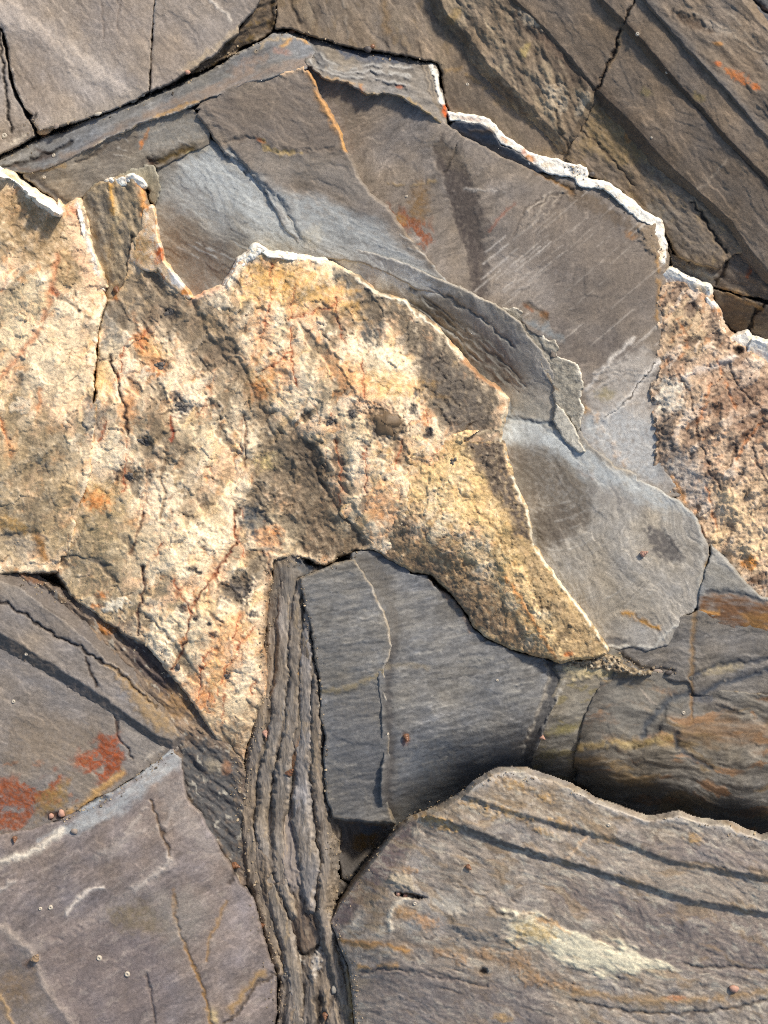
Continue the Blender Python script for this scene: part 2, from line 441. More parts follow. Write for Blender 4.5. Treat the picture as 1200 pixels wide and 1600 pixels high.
p.area([(790,-20),(850,45),(900,105),(935,140),(920,150),(870,110),(810,40),(770,-20)],(80,68,58),.6,14,26,10,ang=48,st=3)
p.area([(820,20),(880,60),(930,80),(945,110),(925,130),(880,95),(840,60)],(96,78,64),.6,10,22,8)
p.spot(930,30,14,10,(150,142,132),.4,0,.8).spot(820,78,6,10,(164,146,92),.6,20).spot(838,10,9,5,(164,146,104),.5,20)
for q in [(868,150,10,22),(880,165,6,16),(912,160,7,18),(858,140,9,8),(830,30,20,10)]: p.spot(*q,(185,172,152),.5,30,.6,7,.8,1)
p.spot(710,25,8,14,(150,124,70),.4,40)
p.line([(888,232),(878,215),(872,195),(868,170)],2,(78,66,52),.6,-1.5).line([(800,160),(812,180),(830,190)],2,(160,146,120),.4,.6)
p.d -= 0
p.mix((p.d < 2).astype(float), (80,70,60), .3)  # falling step face darker: stain plus shade painted into the colour
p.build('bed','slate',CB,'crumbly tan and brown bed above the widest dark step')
# lower part of that bed beyond the cross crack
p = Piece([(936,140),(960,165),(1000,205),(1050,258),(1095,300),(1150,352),(1182,395),(1150,394),(1120,420),(1060,402),(1044,372),(1034,345),(1000,325),(960,290),(930,280),(916,270),(900,262),(886,245),(892,230),(908,202),(922,175)],
          [(900,240,6),(935,145,14),(1040,260,12),(1140,360,10),(1060,390,0),(980,300,5)], (114,101,87), 128, 2.2, 4, 2.5)
p.slate(45,1.2).relief(1.3,16,40,2,4,7)
p.area([(925,160),(950,170),(1000,215),(1010,250),(970,260),(930,240),(900,235)],(128,108,74),.6,12,18,9).mott(12,.35,.8,(150,130,98),.45,seed=2)
p.spot(960,182,12,7,(156,104,50),.6,30).spot(982,196,8,5,(160,106,54),.6,30).spot(982,214,5,8,(166,110,56),.6,0).spot(945,165,16,6,(92,66,40),.6,45)
p.line([(905,202),(925,218),(950,242),(990,290)],1.6,(66,52,38),.6,-1.2).line([(1080,316),(1100,340),(1115,365),(1133,394)],1.8,BLK,.7,-3)
p.line([(1000,265),(1035,290),(1080,310),(1120,350)],3,(142,130,114),.35,1.,.4)
p.area([(1045,330),(1075,325),(1110,370),(1125,395),(1080,400),(1050,385)],(112,104,96),.6,12).spot(1030,330,24,14,(98,98,96),.5,40)
p.build('bed','slate',CB)
p = Piece([(720,-180),(800,-5),(850,44),(893,92),(932,141),(985,191),(1038,252),(1090,299),(1142,346),(1168,386),(1205,432),(1420,640),(1420,420),(1205,296),(1140,225),(1055,130),(975,34),(944,-180)],
          [(800,0,31),(932,140,24),(1165,385,16),(960,20,38),(1200,290,34),(1050,180,34)], (113,100,87), 132, .8, 1.6, .65, 40)
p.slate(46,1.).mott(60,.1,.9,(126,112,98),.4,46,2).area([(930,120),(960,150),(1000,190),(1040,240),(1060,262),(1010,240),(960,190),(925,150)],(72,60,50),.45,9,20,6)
p.line([(988,0),(973,35),(962,75),(947,110),(932,140)],1.7,(40,30,22),.85,-4).line([(991,0),(977,35),(966,75),(951,110)],1.6,(150,124,92),.4)
p.line([(1135,250),(1115,275),(1092,297)],1.6,(160,146,130),.4,.3).spot(1010,145,10,6,(142,128,84),.4,30)
p.mix((p.d < 2).astype(float), (66,55,47), .5)  # stain and painted shade together darken this bed's step face
p.build('bed','slate',CB)
p = Piece([(890,-180),(938,-2),(972,31),(1007,68),(1054,125),(1094,168),(1134,214),(1203,284),(1420,500),(1420,400),(1210,225),(1130,136),(1036,32),(1004,-6),(960,-180)],
          [(940,0,46),(1054,125,44),(1200,284,40),(1030,20,50),(1200,215,46)], (116,103,90), 136, .8, 1.6, .65, 40)
p.slate(48,.9).tone(30,.08,48,4,seed=8)
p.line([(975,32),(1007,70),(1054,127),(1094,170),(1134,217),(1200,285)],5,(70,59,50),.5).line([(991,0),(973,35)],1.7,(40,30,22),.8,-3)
p.spot(1092,152,10,6,(140,122,78),.5,30)
p.mix((p.d < 2).astype(float), (64,54,46), .5)  # step face coloured darker for both stain and shade
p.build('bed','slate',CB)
p = Piece([(975,-180),(1003,-3),(1032,29),(1077,80),(1128,133),(1184,200),(1204,219),(1420,430),(1420,300),(1204,52),(1180,26),(1160,-2),(1100,-180)],
          [(1004,0,54),(1127,133,52),(1200,215,50),(1160,0,58),(1200,50,56),(1090,20,57)], (114,102,90), 140, 1., 1.6, 1.2, 34)
p.slate(40,1.2).relief(1.4,30,40,3,4,6)
p.line([(1010,0),(1036,28),(1080,80),(1130,132),(1188,200)],7,(86,84,84),.55,1)
p.spot(1082,35,28,9,(78,62,48),.65,24,.5,10,.5,-2).spot(1125,45,26,8,(150,142,132),.4,20,.7,8,.6)
p.spot(1155,120,15,7,(190,108,44),.8,28,.5,6,.7).spot(1181,135,7,5,(190,106,42),.8,20,.5,5,.6).spot(1122,99,8,4,(186,100,40),.7,20).spot(1121,68,8,3,(170,120,60),.7,10).spot(1140,112,9,4,(190,112,44),.7,30)
p.spot(1165,105,40,20,(108,92,76),.4,30)
for q in [((1140,20),(1200,95)),((1150,60),(1200,88)),((1085,20),(1140,48))]: p.line(q,1.6,(148,138,126),.35,.6,.4)
p.build('bed','slate',CB,'uppermost bed with bright orange lichen spots')
p = Piece([(1110,-180),(1163,-4),(1183,25),(1207,52),(1420,250),(1420,-180)], [(1165,0,46),(1205,50,44),(1400,0,52)], (88,88,92), 144, 1.5, 3, 3)
p.slate(45,1.6).line([(1178,0),(1200,22)],2.5,BLK,.8,-4).line([(1190,10),(1200,16)],2,(150,120,100),.4)
p.build('bed','slate',CB,'blue grey bed cut by a black crack in the very corner')

# right-hand lower block under the beds, beyond the white vein
CR = thing('broken_block', 'dark brown broken block between white vein and right edge, split by a curved crack', 'rock', 1140, 450)
p = Piece([(1042,382),(1052,398),(1085,404),(1120,418),(1150,392),(1180,380),(1205,358),(1420,480),(1420,560),(1205,470),(1170,462),(1140,455),(1112,448),(1075,436),(1050,424)],
          [(1050,410,-14),(1110,420,-6),(1200,370,10),(1200,460,0),(1075,430,-18)], (104,93,82), 150, 2.4, 4, 3)
p.slate(20,1.3).relief(1.8,20,20,2.5,4,7).area([(1045,402),(1080,410),(1120,430),(1110,445),(1060,428)],(118,117,116),.8,6,14,5)
p.line([(1200,357),(1178,372),(1155,390),(1135,398)],2.4,BLK,.8,-4).line([(1190,400),(1172,420),(1168,430)],2,(150,80,40),.6,-1).line([(1135,405),(1130,430),(1120,440)],2.4,(44,36,30),.7,-3)
p.line([(1130,455),(1165,462),(1190,478)],5,(160,128,80),.5,1,.4).mott(16,.2,.8,(70,60,52),.55,20,2)
p.build('block','slate',CR)
p = Piece([(1112,452),(1140,458),(1170,468),(1205,478),(1420,560),(1420,760),(1205,552),(1172,532),(1160,520),(1140,514),(1122,490)],
          [(1115,455,-10),(1200,485,-2),(1125,490,-26),(1165,525,-26),(1200,545,-14)], (92,84,76), 154, 2.2, 4, 3)
p.slate(0,1.3).relief(1.4,20,10,2,4,7).line([(1200,475),(1182,484),(1174,500),(1171,530)],2,BLK,.85,-4).line([(1125,455),(1160,468),(1190,480)],3,(150,120,76),.4,.8,.4)
p.spot(1140,500,18,14,(62,60,58),.5)
p.build('block','slate',CR,'lower darker block beyond the crack')

# ================================================================ D: blue grey ridge strip and its crumpled head
DR = thing('rock_ridge', 'long narrow blue grey ridge running diagonally along the upper left slab to a crumpled head', 'rock', 300, 150)
p = Piece([(-180,322),(0,248),(30,234),(60,219),(95,208),(140,187),(180,174),(236,152),(268,140),(300,124),(345,103),(362,90),(400,70),(418,60),(428,52),(455,55),(478,64),(492,82),(486,100),(480,108),(462,112),(440,118),(400,127),(360,140),(320,156),(306,163),(280,174),(262,180),(235,188),(215,197),(185,210),(170,216),(150,228),(118,246),(90,258),(60,268),(45,272),(20,268),(0,262),(-180,340)],
          [(0,252,4),(0,265,8),(60,222,5),(150,184,7),(235,155,8),(330,112,8),(428,55,8),(480,70,6),(60,266,12),(150,226,18),(235,186,22),(320,154,24),(440,117,26),(480,105,24),(250,170,14),(400,95,16)],
          (112,112,113), 160, 1.8, 4, 3)
p.slate(-22,1.2).tone(9,.12,-24,9,seed=9,dh=.5).relief(1.1,14,-24,8,3,8)
p.area([(120,245),(180,208),(262,178),(320,154),(440,116),(490,100),(488,90),(430,98),(330,130),(240,170),(150,215),(100,245)],(130,115,104),.65,9,22,6,ang=-24,st=4)
p.area([(220,195),(260,182),(310,160),(320,154),(300,158),(255,175)],(158,128,88),.7,5,12,5)
p.line([(215,197),(185,212),(150,228)],2,(196,172,134),.5,.6,.4).line([(300,118),(200,160),(140,180),(100,200)],4,(176,174,170),.5,.5,.5)
p.line([(-10,265),(30,258),(60,246),(90,235),(112,222)],2.5,(46,40,36),.6,-3).line([(20,262),(60,268),(120,244)],3,(98,84,74),.5)
p.line([(60,236),(85,242),(60,250)],3,(60,44,36),.5,-1)
p.line([(440,72),(455,62),(470,58),(482,66)],3,(182,140,80),.6,.8,.3).line([(400,80),(420,62),(450,60)],2.2,(176,156,126),.5,.8,.3)
p.spot(440,80,14,5,(150,110,92),.4,10).spot(390,100,30,10,(138,118,104),.5,-25)
p.rim(2.5,(190,186,180),.4)
p.build('ridge','slate',DR)
p = Piece([(428,50),(455,50),(480,56),(515,68),(540,74),(565,81),(590,84),(640,92),(680,100),(684,108),(690,150),(697,178),(700,200),(692,198),(676,184),(650,165),(630,152),(600,146),(572,148),(560,140),(540,130),(512,126),(494,112),(480,100),(470,80),(450,62)],
          [(440,52,0),(500,65,-4),(560,82,-8),(640,96,-6),(682,104,2),(500,104,22),(560,138,22),(600,140,20),(690,190,14),(640,135,18),(520,84,4),(600,104,8)], (120,115,110), 164, 2.4, 4, 3.5)
p.slate(15,1.3).tone(9,.13,12,7,seed=9,dh=.7)
for i in range(7):
    t = i * 7
    p.line([(482,58 + t),(500,82 + t * .7),(520,100 + t * .45),(545,106 + t * .4),(580,96 + t * .7),(640,98 + t)],2.4,(166,166,166) if i % 2 else (74,72,72),.5,1.4 if i % 2 else -1.6,.35)
p.area([(510,68),(560,78),(620,90),(640,100),(590,98),(540,90)],(66,74,90),.75,6,14,4)  # dark blue shade painted into the recess along the top
p.area([(486,66),(500,80),(512,104),(500,108),(490,90)],(70,72,78),.6,5,10,4)
p.line([(560,148),(600,148),(640,155),(680,188),(700,202)],2.4,(172,146,100),.55,.8,.4).line([(566,135),(566,145)],2,(170,110,60),.5)
p.line([(500,120),(540,128),(566,134)],2.2,(160,128,86),.45,.6,.3).spot(624,136,5,3,(160,96,70),.7)
for i in range(9): p.line([(660 + i * 3,100 + i),(668 + i * 3,140),(690 + i,178 + i * 2)],1.2,(146,132,112) if i % 2 else (80,72,64),.4,.5 if i % 2 else -.6)
p.line([(674,102),(681,118),(685,140),(692,165)],3,(214,212,206),.9,1.2,flat=True).line([(694,168),(697,178)],3,(190,92,40),.8)
p.build('crumpled_head','slate',DR)
# ================================================================ E: big grey brown slab in the upper middle
E = thing('slate_slab', 'big upper middle slab with an orange edged step and a white vein along its right', 'rock', 650, 280)
# right plate
p = Piece([(478,104),(500,118),(540,130),(565,146),(600,148),(640,156),(680,186),(700,202),(730,222),(765,240),(800,258),(830,270),(850,278),(905,285),(925,295),(960,310),(1000,340),(1028,352),(1036,400),(1034,440),(1030,500),(1026,560),(1030,590),(1022,640),(1030,700),(1034,740),(1060,770),(1040,772),(1000,752),(960,735),(930,715),(910,690),(912,660),(908,600),(900,570),(865,552),(860,530),(830,512),(812,486),(770,476),(725,460),(690,430),(660,392),(600,330),(556,270),(530,200)],
          [(500,130,14),(560,250,6),(600,325,2),(665,395,6),(690,210,14),(760,240,12),(850,280,8),(770,390,8),(930,430,17),(830,330,13),(700,330,4),(740,460,12),(1030,360,12),(1028,550,14),(900,480,14),(760,330,12),(920,660,12),(1030,720,8),(980,640,14)], (124,115,107), 170, 2, 4, 4, grow=6)
p.swirl(18,140).slate(-38,1.05)
p.area([(500,112),(540,132),(565,148),(560,220),(590,300),(610,330),(570,270),(540,210),(510,150)],(106,96,84),.5,14,24,10)
p.area([(690,210),(720,250),(745,300),(748,350),(765,420),(760,470),(738,465),(730,400),(705,330),(690,270),(675,230)],(78,70,66),.85,5,14,6,dh=-.8)
p.area([(715,230),(722,285),(726,300),(760,330),(770,360),(745,380),(720,330),(705,270)],(84,76,71),.6,5)
p.line([(715,228),(705,250),(692,270)],1.6,BLK,.55,-1.2)
p.spot(700,240,40,14,(138,124,104),.25,40)
p.rust([(606,322),(640,335),(668,345),(676,375),(664,390),(640,374),(618,350)],(128,74,44),1.,50,2).spot(655,315,14,26,(122,92,48),.6,10,.7).spot(622,345,10,12,(140,108,56),.6,30)
p.line([(605,287),(640,290),(685,282)],1.8,(150,128,92),.5,.5,.4)
p.line([(725,297),(760,296),(790,300)],1.8,(172,166,160),.5,.5,.4).line([(805,318),(780,340),(765,360)],2,(150,90,66),.4,-.5)
# swirled corner under the vein
p.area([(800,300),(850,285),(920,300),(990,345),(1025,400),(1030,520),(960,560),(890,500),(830,420),(790,350)],(112,103,96),.4,20)
for i in range(7): p.line([(800 + i * 10,372 - i * 6),(818 + i * 11,330 - i * 5),(850 + i * 10,305 - i * 2),(900,300 + i * 3)],1.5,(160,150,138) if i % 2 else (78,69,62),.6,.6 if i % 2 else -.7,.3)
p.area([(880,290),(920,300),(985,345),(1000,370),(960,350),(900,322)],(92,76,56),.6,8,12,7).spot(985,368,10,6,(160,112,54),.6,30)
p.area([(995,352),(1022,352),(1030,390),(1024,400),(1004,380)],(142,122,96),.7,5,8,4,dh=2).line([(1028,400),(1030,450),(1026,500)],3,(168,128,72),.55,.5,.3)
p.line([(830,262),(850,272),(880,290),(896,302)],2.6,(120,88,46),.7,-1.5)
p.area([(760,380),(800,340),(860,320),(845,400),(870,470),(830,450)],(140,132,126),.35,16)
rr = random.Random(4)
for i in range(46):      # fine pale scratches all running up to the right
    x, y = rr.uniform(770,1010), rr.uniform(330,700); L = rr.uniform(20,110)
    p.line([(x,y),(x + L * .76,y - L * .65)],.9,(180,172,164),rr.uniform(.3,.6),.25,.35,.25)
for i in range(14):
    x, y = rr.uniform(740,850), rr.uniform(380,470); L = rr.uniform(20,60)
    p.line([(x,y),(x + L * .76,y - L * .62)],1.2,(196,190,184),rr.uniform(.35,.65),.3,.35,.25)
p.area([(760,400),(800,400),(850,430),(870,500),(840,490),(800,470),(765,460)],(150,142,136),.4,14)
p.area([(850,470),(900,520),(990,530),(1020,560),(960,580),(900,570),(870,540)],(92,84,80),.45,18)
p.area([(920,610),(960,560),(1010,545),(1026,570),(1020,640),(1030,730),(980,735),(935,700),(915,660)],(172,166,160),.65,12,24,10)
p.line([(945,655),(965,640),(985,620),(1005,590),(1030,565)],4,(206,200,194),.75,1.4,0,.5).line([(943,654),(968,637),(988,618),(1003,594),(1022,570)],1.,(70,62,56),.75,-1.2)
p.line([(915,610),(960,555),(990,530)],2.5,(198,192,186),.6,.8,.2).line([(920,620),(960,585)],2,(180,174,168),.35,.5).line([(990,650),(1020,615)],2,(180,174,168),.35,.5)
p.spot(945,615,14,10,(140,128,88),.5).spot(920,660,18,30,(140,132,124),.4)
p.line([(915,640),(928,655),(934,672)],3,(176,142,98),.6,.5,.4)
for q in [(932,652,5),(938,672,6),(958,694,4),(963,710,6),(975,724,5)]: p.spot(q[0],q[1],q[2],q[2]*1.3,(178,144,106),.7,20,.6,5,.6,.8)
p.spot(925,665,16,10,(170,176,176),.5,40).spot(1020,735,26,10,(90,98,108),.5,10)
p.spot(825,480,8,3,(150,92,56),.7,35).spot(850,492,6,6,(150,104,60),.7).line([(820,476),(842,486),(852,500)],4,(90,74,56),.5,-1)
p.area([(820,500),(860,510),(880,530),(860,532)],(130,140,146),.45,8)
p.area([(900,660),(960,640),(1030,650),(1030,730),(1060,770),(1000,755),(930,715)],(178,182,186),.5,20,26,12)  # pale sheen painted over the lower right of the plate
p.area([(780,360),(830,340),(900,300),(1020,360),(1030,480),(940,520),(860,450)],(104,95,88),.4,24,30,14)
p.build('plate','slate',E,'right plate with fine pale scratches and an orange brown stain')
# plate bounded by the orange edged ridge
p = Piece([(320,158),(360,142),(400,128),(440,119),(462,113),(480,108),(492,126),(502,152),(518,180),(530,205),(538,232),(552,258),(562,280),(578,303),(604,322),(618,340),(632,362),(650,385),(668,402),(690,430),(725,460),(700,465),(650,450),(610,430),(560,410),(500,402),(470,385),(440,350),(415,300),(380,255),(350,240),(330,210),(308,180)],
          [(320,160,20),(480,110,24),(540,235,22),(600,322,18),(690,430,12),(330,200,16),(440,350,14),(500,400,10),(640,440,6),(470,220,20),(540,340,16)], (122,113,105), 176, 1.8, 5, 3, grow=lambda x, y: 6. * (y < 168 - (x - 320) * .31) * (x < 476))
p.swirl(18,130).slate(18,1.1)
p.area([(320,160),(440,125),(490,118),(525,190),(540,232),(470,238),(430,235),(400,215),(360,215),(340,195)],(114,103,94),.5,10,20,8,dh=1.5)
p.line([(352,222),(400,214),(430,238),(470,236),(520,232),(545,234)],2.2,(90,80,72),.4,-1.2,.4)
p.line([(478,106),(488,122),(497,150),(512,175),(524,196),(533,212),(540,232)],4.2,(180,138,92),.85,1.6,.2).line([(440,114),(470,107),(480,107)],4,(205,176,146),.7,1.5,.3)
p.line([(530,200),(536,215),(538,230)],3,(196,156,100),.5,.6)
p.area([(405,215),(425,230),(450,236),(470,238),(440,244),(415,236)],(160,138,92),.7,6,9,5).spot(408,220,8,3,(150,90,54),.7,25)
p.area([(390,240),(470,240),(550,260),(600,325),(540,310),(480,280),(420,280)],(134,128,122),.4,18)
p.area([(430,300),(500,310),(580,340),(640,390),(700,450),(640,440),(560,400),(490,390),(450,360)],(156,162,166),.6,16,30,12,ang=25,st=2)
for i in range(30):
    x, y = rr.uniform(430,640), rr.uniform(330,420); L = rr.uniform(30,80)
    p.line([(x,y),(x + L,y + L * .38 + rr.uniform(-4,8))],1.2,(176,178,178) if i % 3 else (84,84,86),rr.uniform(.25,.5),.3,.4,.4)
p.area([(470,360),(500,352),(508,368),(490,390),(475,385)],(186,178,160),.6,8,10,5)
p.area([(500,362),(545,362),(575,378),(560,384),(520,378)],(86,86,88),.5,8,10,5)
p.line([(357,235),(375,252),(400,280),(420,300),(440,318),(455,345),(470,378)],3.5,(98,106,114),.7,-2.5,.2)
p.line([(352,240),(385,275),(415,308),(432,322)],2,(176,186,192),.5,.8,.3)
p.area([(345,238),(400,270),(450,320),(520,345),(600,370),(680,430),(730,470),(640,450),(540,412),(470,400),(420,340),(370,280)],(164,168,170),.45,34,34,14,ang=30,st=2)  # soft blue-white sheen painted across the lower half
p.build('plate','slate',E,'left plate with a bright orange upper right edge')
# narrow plates beside the ridge strip
p = Piece([(45,275),(62,271),(92,260),(120,248),(150,230),(170,218),(216,200),(236,191),(262,183),(282,177),(300,180),(322,205),(320,222),(298,230),(270,244),(246,255),(240,248),(232,254),(210,262),(180,270),(160,278),(140,284),(128,300),(110,318),(98,312),(80,298),(60,285)],
          [(50,275,8),(120,250,12),(236,192,16),(300,185,16),(320,220,12),(240,255,8),(110,318,2),(170,275,6)], (126,119,110), 180, 2, 4, 3.5, grow=8)
p.slate(-15,1.15).area([(150,235),(190,212),(225,205),(210,235),(165,260)],(108,99,90),.5,8,12,6)
p.area([(215,205),(260,190),(300,182),(322,210),(300,225),(250,235),(220,235)],(136,134,130),.6,9,16,8).line([(230,200),(226,218),(219,230)],2,(160,112,70),.6).spot(221,224,3,5,(200,130,76),.8)
for i in range(8):
    x, y = rr.uniform(150,290), rr.uniform(205,250)
    p.line([(x,y),(x + rr.uniform(12,34),y + rr.uniform(-12,14))],1.1,(166,162,156),.4,.4,.3)
p.line([(170,222),(150,240),(120,254)],2.2,(78,68,60),.5,-1.5).line([(248,252),(275,240),(300,232)],5,(92,76,46),.75,-2).spot(296,240,5,3,(200,182,140),.7)
p.line([(50,276),(75,295),(98,314),(112,318)],3,(62,58,58),.6,-1).line([(60,268),(100,258)],2,(170,140,92),.4)
p.spot(238,253,9,6,(60,40,26),.8,30,.6,6,.5,-3)
p.build('plate','slate',E)
# grey plate above the quartz notch, pale blue sheen painted into its colour
p = Piece([(250,262),(272,256),(300,240),(322,222),(345,236),(360,243),(385,268),(410,300),(435,325),(452,350),(475,385),(500,402),(470,405),(440,402),(408,398),(385,396),(372,412),(352,446),(320,468),(298,476),(284,446),(262,424),(254,400),(248,360),(246,330),(252,300)],
          [(250,265,4),(320,225,10),(410,300,12),(480,390,9),(250,400,-6),(300,470,-8),(330,340,8),(400,395,6),(380,360,14)], (128,124,118), 184, 2, 5, 4, grow=8)
p.swirl(16,120).slate(28,1.1)
p.area([(280,255),(330,235),(370,260),(410,305),(450,350),(470,385),(430,375),(380,340),(330,300),(290,280)],(166,170,172),.8,16,30,12,ang=35,st=2)  # painted pale blue sheen, stronger core
p.area([(255,330),(290,330),(330,360),(370,400),(350,440),(300,465),(270,430),(255,390)],(112,101,90),.65,22,30,14)
for i in range(26):
    x, y = rr.uniform(260,420), rr.uniform(265,390); L = rr.uniform(20,60)
    p.line([(x,y),(x + L,y + L * .5)],1.1,(172,176,178) if i % 3 else (92,88,84),rr.uniform(.2,.45),.3,.4,.5)
p.line([(346,236),(372,262),(398,285),(416,305),(440,325)],2.,(88,94,100),.6,-1.5,.2).line([(362,250),(402,290),(438,324)],3.5,(188,194,198),.5,.8,.4).spot(320,230,18,5,(170,160,140),.5,-30)
p.spot(276,326,14,8,(84,76,72),.4,20).line([(320,205),(330,222),(345,235)],5,(98,104,110),.6)
p.area([(252,290),(320,225),(400,290),(480,390),(420,400),(380,360),(330,350),(280,330)],(164,169,172),.45,34,30,16,ang=35,st=2)  # painted pale blue sheen, broad soft part
p.build('plate','slate',E,'grey plate with painted blue sheen above the notch in the quartz')
# small upright flake beside the quartz block
p = Piece([(222,262),(234,256),(244,262),(250,280),(251,300),(244,322),(238,326),(230,300),(225,284),(205,276),(160,284),(140,300),(128,312),(132,298),(150,284),(190,270)], [(240,260,10),(245,320,6),(140,300,4)], (124,119,106), 188, 2.5, 3, 4, chip=2.5)
p.slate(80,1.2).rim(2,(170,168,160),.5)
p.build('flake','slate',E)
# dark blue sliver hanging under the vein
p = Piece([(700,196),(712,190),(750,194),(770,205),(784,226),(810,240),(832,252),(850,268),(836,272),(800,258),(765,242),(730,222),(704,206)], [(702,198,8),(780,215,14),(840,268,10),(740,222,4)], (88,90,96), 190, 1.6, 3, 4)
p.slate(25,1.3).area([(700,188),(760,195),(790,228),(740,212)],(70,76,88),.6,6).line([(735,203),(750,204),(768,207)],3,(96,80,66),.6,1).line([(704,206),(730,222),(765,240),(800,256)],3,(150,120,76),.5,.5,.3)
p.build('sliver','slate',E)
# the white vein itself
def vein(poly, ctrl, seed, label, spots=()):
    p = Piece(poly, ctrl, (238,234,226), seed, 1.6, 1.2, 4, 14, chip=.7, grow=2.6)
    p.tone(16,.05,30,2,dh=.7).tone(6,.07,oc=3,dh=.25).mott(18,.3,.9,(222,196,156),.45).mott(9,.5,.9,(186,176,164),.4,seed=9).mott(7,.6,1.,(120,112,104),.5,seed=4)
    for q in spots: p.spot(*q)
    p.build('quartz_vein','vein',E,label)
vein([(702,178),(712,180),(745,184),(760,188),(772,198),(782,212),(800,222),(815,232),(824,240),(840,247),(860,250),(885,258),(905,260),(914,264),(915,272),(912,281),(903,286),(901,276),(880,272),(858,268),(845,262),(828,256),(824,248),(812,238),(797,228),(783,222),(775,210),(765,198),(750,193),(720,188),(704,186)],
     [(702,182,14),(770,200,13),(850,258,11),(910,275,12)], 194, 'thin upper length of white vein with orange stains', [(828,248,9,6,(206,142,84),.8,40),(818,236,5,6,(190,112,70),.7),(790,220,8,4,(196,146,100),.6,40),(735,186,18,3,(196,156,130),.5,10),(856,258,10,4,(200,170,120),.4),(896,268,4,7,(96,90,84),.5)])
vein([(903,286),(914,279),(925,283),(940,284),(950,288),(965,298),(985,315),(1005,332),(1025,342),(1033,348),(1034,365),(1038,390),(1040,402),(1034,426),(1027,420),(1028,400),(1026,375),(1022,353),(1005,345),(990,333),(970,315),(955,301),(943,293),(925,292),(912,290)],
     [(905,284,12),(960,300,13),(1030,350,14),(1034,420,14)], 195, 'middle length of white vein bending downwards', [(1031,395,5,22,(214,178,122),.5),(950,294,8,4,(206,180,140),.4)])
vein([(1033,430),(1044,423),(1056,428),(1072,436),(1088,441),(1098,446),(1108,449),(1107,462),(1104,467),(1093,460),(1085,454),(1068,451),(1050,442),(1036,438)],
     [(1036,432,14),(1070,442,15),(1106,456,15)], 196, 'short clean white block of the vein', [(1096,454,8,7,(216,182,130),.6,40)])
vein([(1104,466),(1110,475),(1118,485),(1122,497),(1124,510),(1130,522),(1140,530),(1152,528),(1165,522),(1172,533),(1168,546),(1160,558),(1150,560),(1140,552),(1128,538),(1121,525),(1119,508),(1112,490),(1106,480)],
     [(1106,470,15),(1120,505,10),(1135,535,10),(1165,535,14)], 197, 'orange stained length of the vein', [(1115,490,10,14,(206,150,98),.75,60),(1128,525,10,10,(214,168,120),.7),(1150,548,12,6,(196,132,80),.7),(1153,545,5,5,(34,26,22),.95,0,.4,5,.3,-8)])
vein([(1168,553),(1176,532),(1188,534),(1210,542),(1420,650),(1420,690),(1208,573),(1188,562),(1175,557)], [(1170,545,16),(1200,552,19),(1300,620,18)], 198, 'broad clean white end of the vein at the right edge')

# ================================================================ G: smooth grey slate curving under the golden block
G = thing('slate_slab', 'smooth curved grey slate slab with dark brown stains, right of the golden quartz', 'rock', 900, 780)
p = Piece([(480,398),(520,396),(560,398),(610,412),(650,430),(690,446),(725,462),(770,482),(800,505),(822,530),(845,565),(868,605),(866,625),(882,650),(900,680),(915,700),(935,718),(960,737),(1000,752),(1035,768),(1060,782),(1085,806),(1096,830),(1106,850),(1110,870),(1100,905),(1090,950),(1070,965),(1045,1008),(1015,1016),(980,1012),(960,1018),(940,1012),(910,970),(860,910),(826,860),(815,800),(795,750),(780,700),(775,650),(780,620),(740,580),(700,530),(660,490),(630,475),(590,462),(540,428)],
          [(490,400,2),(600,412,10),(725,464,16),(600,455,-6),(700,520,-10),(790,610,-12),(850,580,8),(800,660,-4),(785,700,0),(880,660,8),(900,700,10),(850,780,4),(830,850,0),(1000,850,14),(1090,850,10),(1040,1005,2),(930,985,4),(900,900,8),(1000,760,12)], (146,141,134), 200, 2, 5, 4, grow=lambda x, y: 9. * (y < 950) * (x < 1000 - (y - 700) * .1))
p.swirl(20,140).slate(58,1.05).tone(12,.08,25,4,seed=12)
p.area([(490,396),(560,396),(640,425),(700,455),(660,462),(600,450),(550,425)],(190,193,195),.9,10,22,8,ang=20,st=3)  # up-facing part painted brighter, with a blue-white sheen
p.area([(620,470),(660,468),(720,490),(780,540),(800,590),(790,625),(740,585),(690,535),(650,490)],(104,103,98),.75,10,24,6,ang=38,st=4)  # shade of the curving face painted darker where it dips to the quartz
p.area([(640,455),(700,470),(770,520),(830,560),(850,600),(800,570),(740,510),(690,480)],(124,124,122),.5,9,20,6,ang=38,st=4)
for i in range(24):
    t = rr.uniform(0,1); o = rr.uniform(-16,16)
    x, y = 620 + 150 * t + o * .6, 455 + 110 * t - o
    p.line([(x,y),(x + 30,y + 20),(x + 55,y + 44)],1.5,(160,160,156) if i % 2 else (66,65,62),rr.uniform(.25,.55),.7 if i % 2 else -1,.4,.5)
p.line([(640,452),(675,452),(710,470),(760,500),(800,540)],2.5,(58,58,58),.5,-2,.3)
p.area([(780,690),(795,660),(830,660),(880,690),(915,705),(900,725),(850,700),(800,690)],(182,189,194),.85,12,16,8)  # pale blue sheen painted on the bend
p.area([(790,600),(830,600),(855,640),(880,690),(830,665),(792,650)],(134,134,130),.5,12)
p.line([(785,652),(800,655),(830,660),(862,662),(880,660)],2,(70,82,94),.75,-1.5,.15).line([(800,650),(840,660),(880,690),(900,715)],1.8,(80,88,96),.5,-1,.2).line([(786,664),(793,652),(800,630)],2,(80,92,104),.5,-1)
p.area([(798,700),(830,672),(880,700),(912,735),(926,775),(918,812),(880,840),(848,852),(832,820),(812,770)],(106,98,88),.7,18,24,10)
p.area([(835,800),(870,790),(920,800),(925,820),(890,838),(878,850),(845,852),(832,830)],(94,86,78),.55,5,16,9)
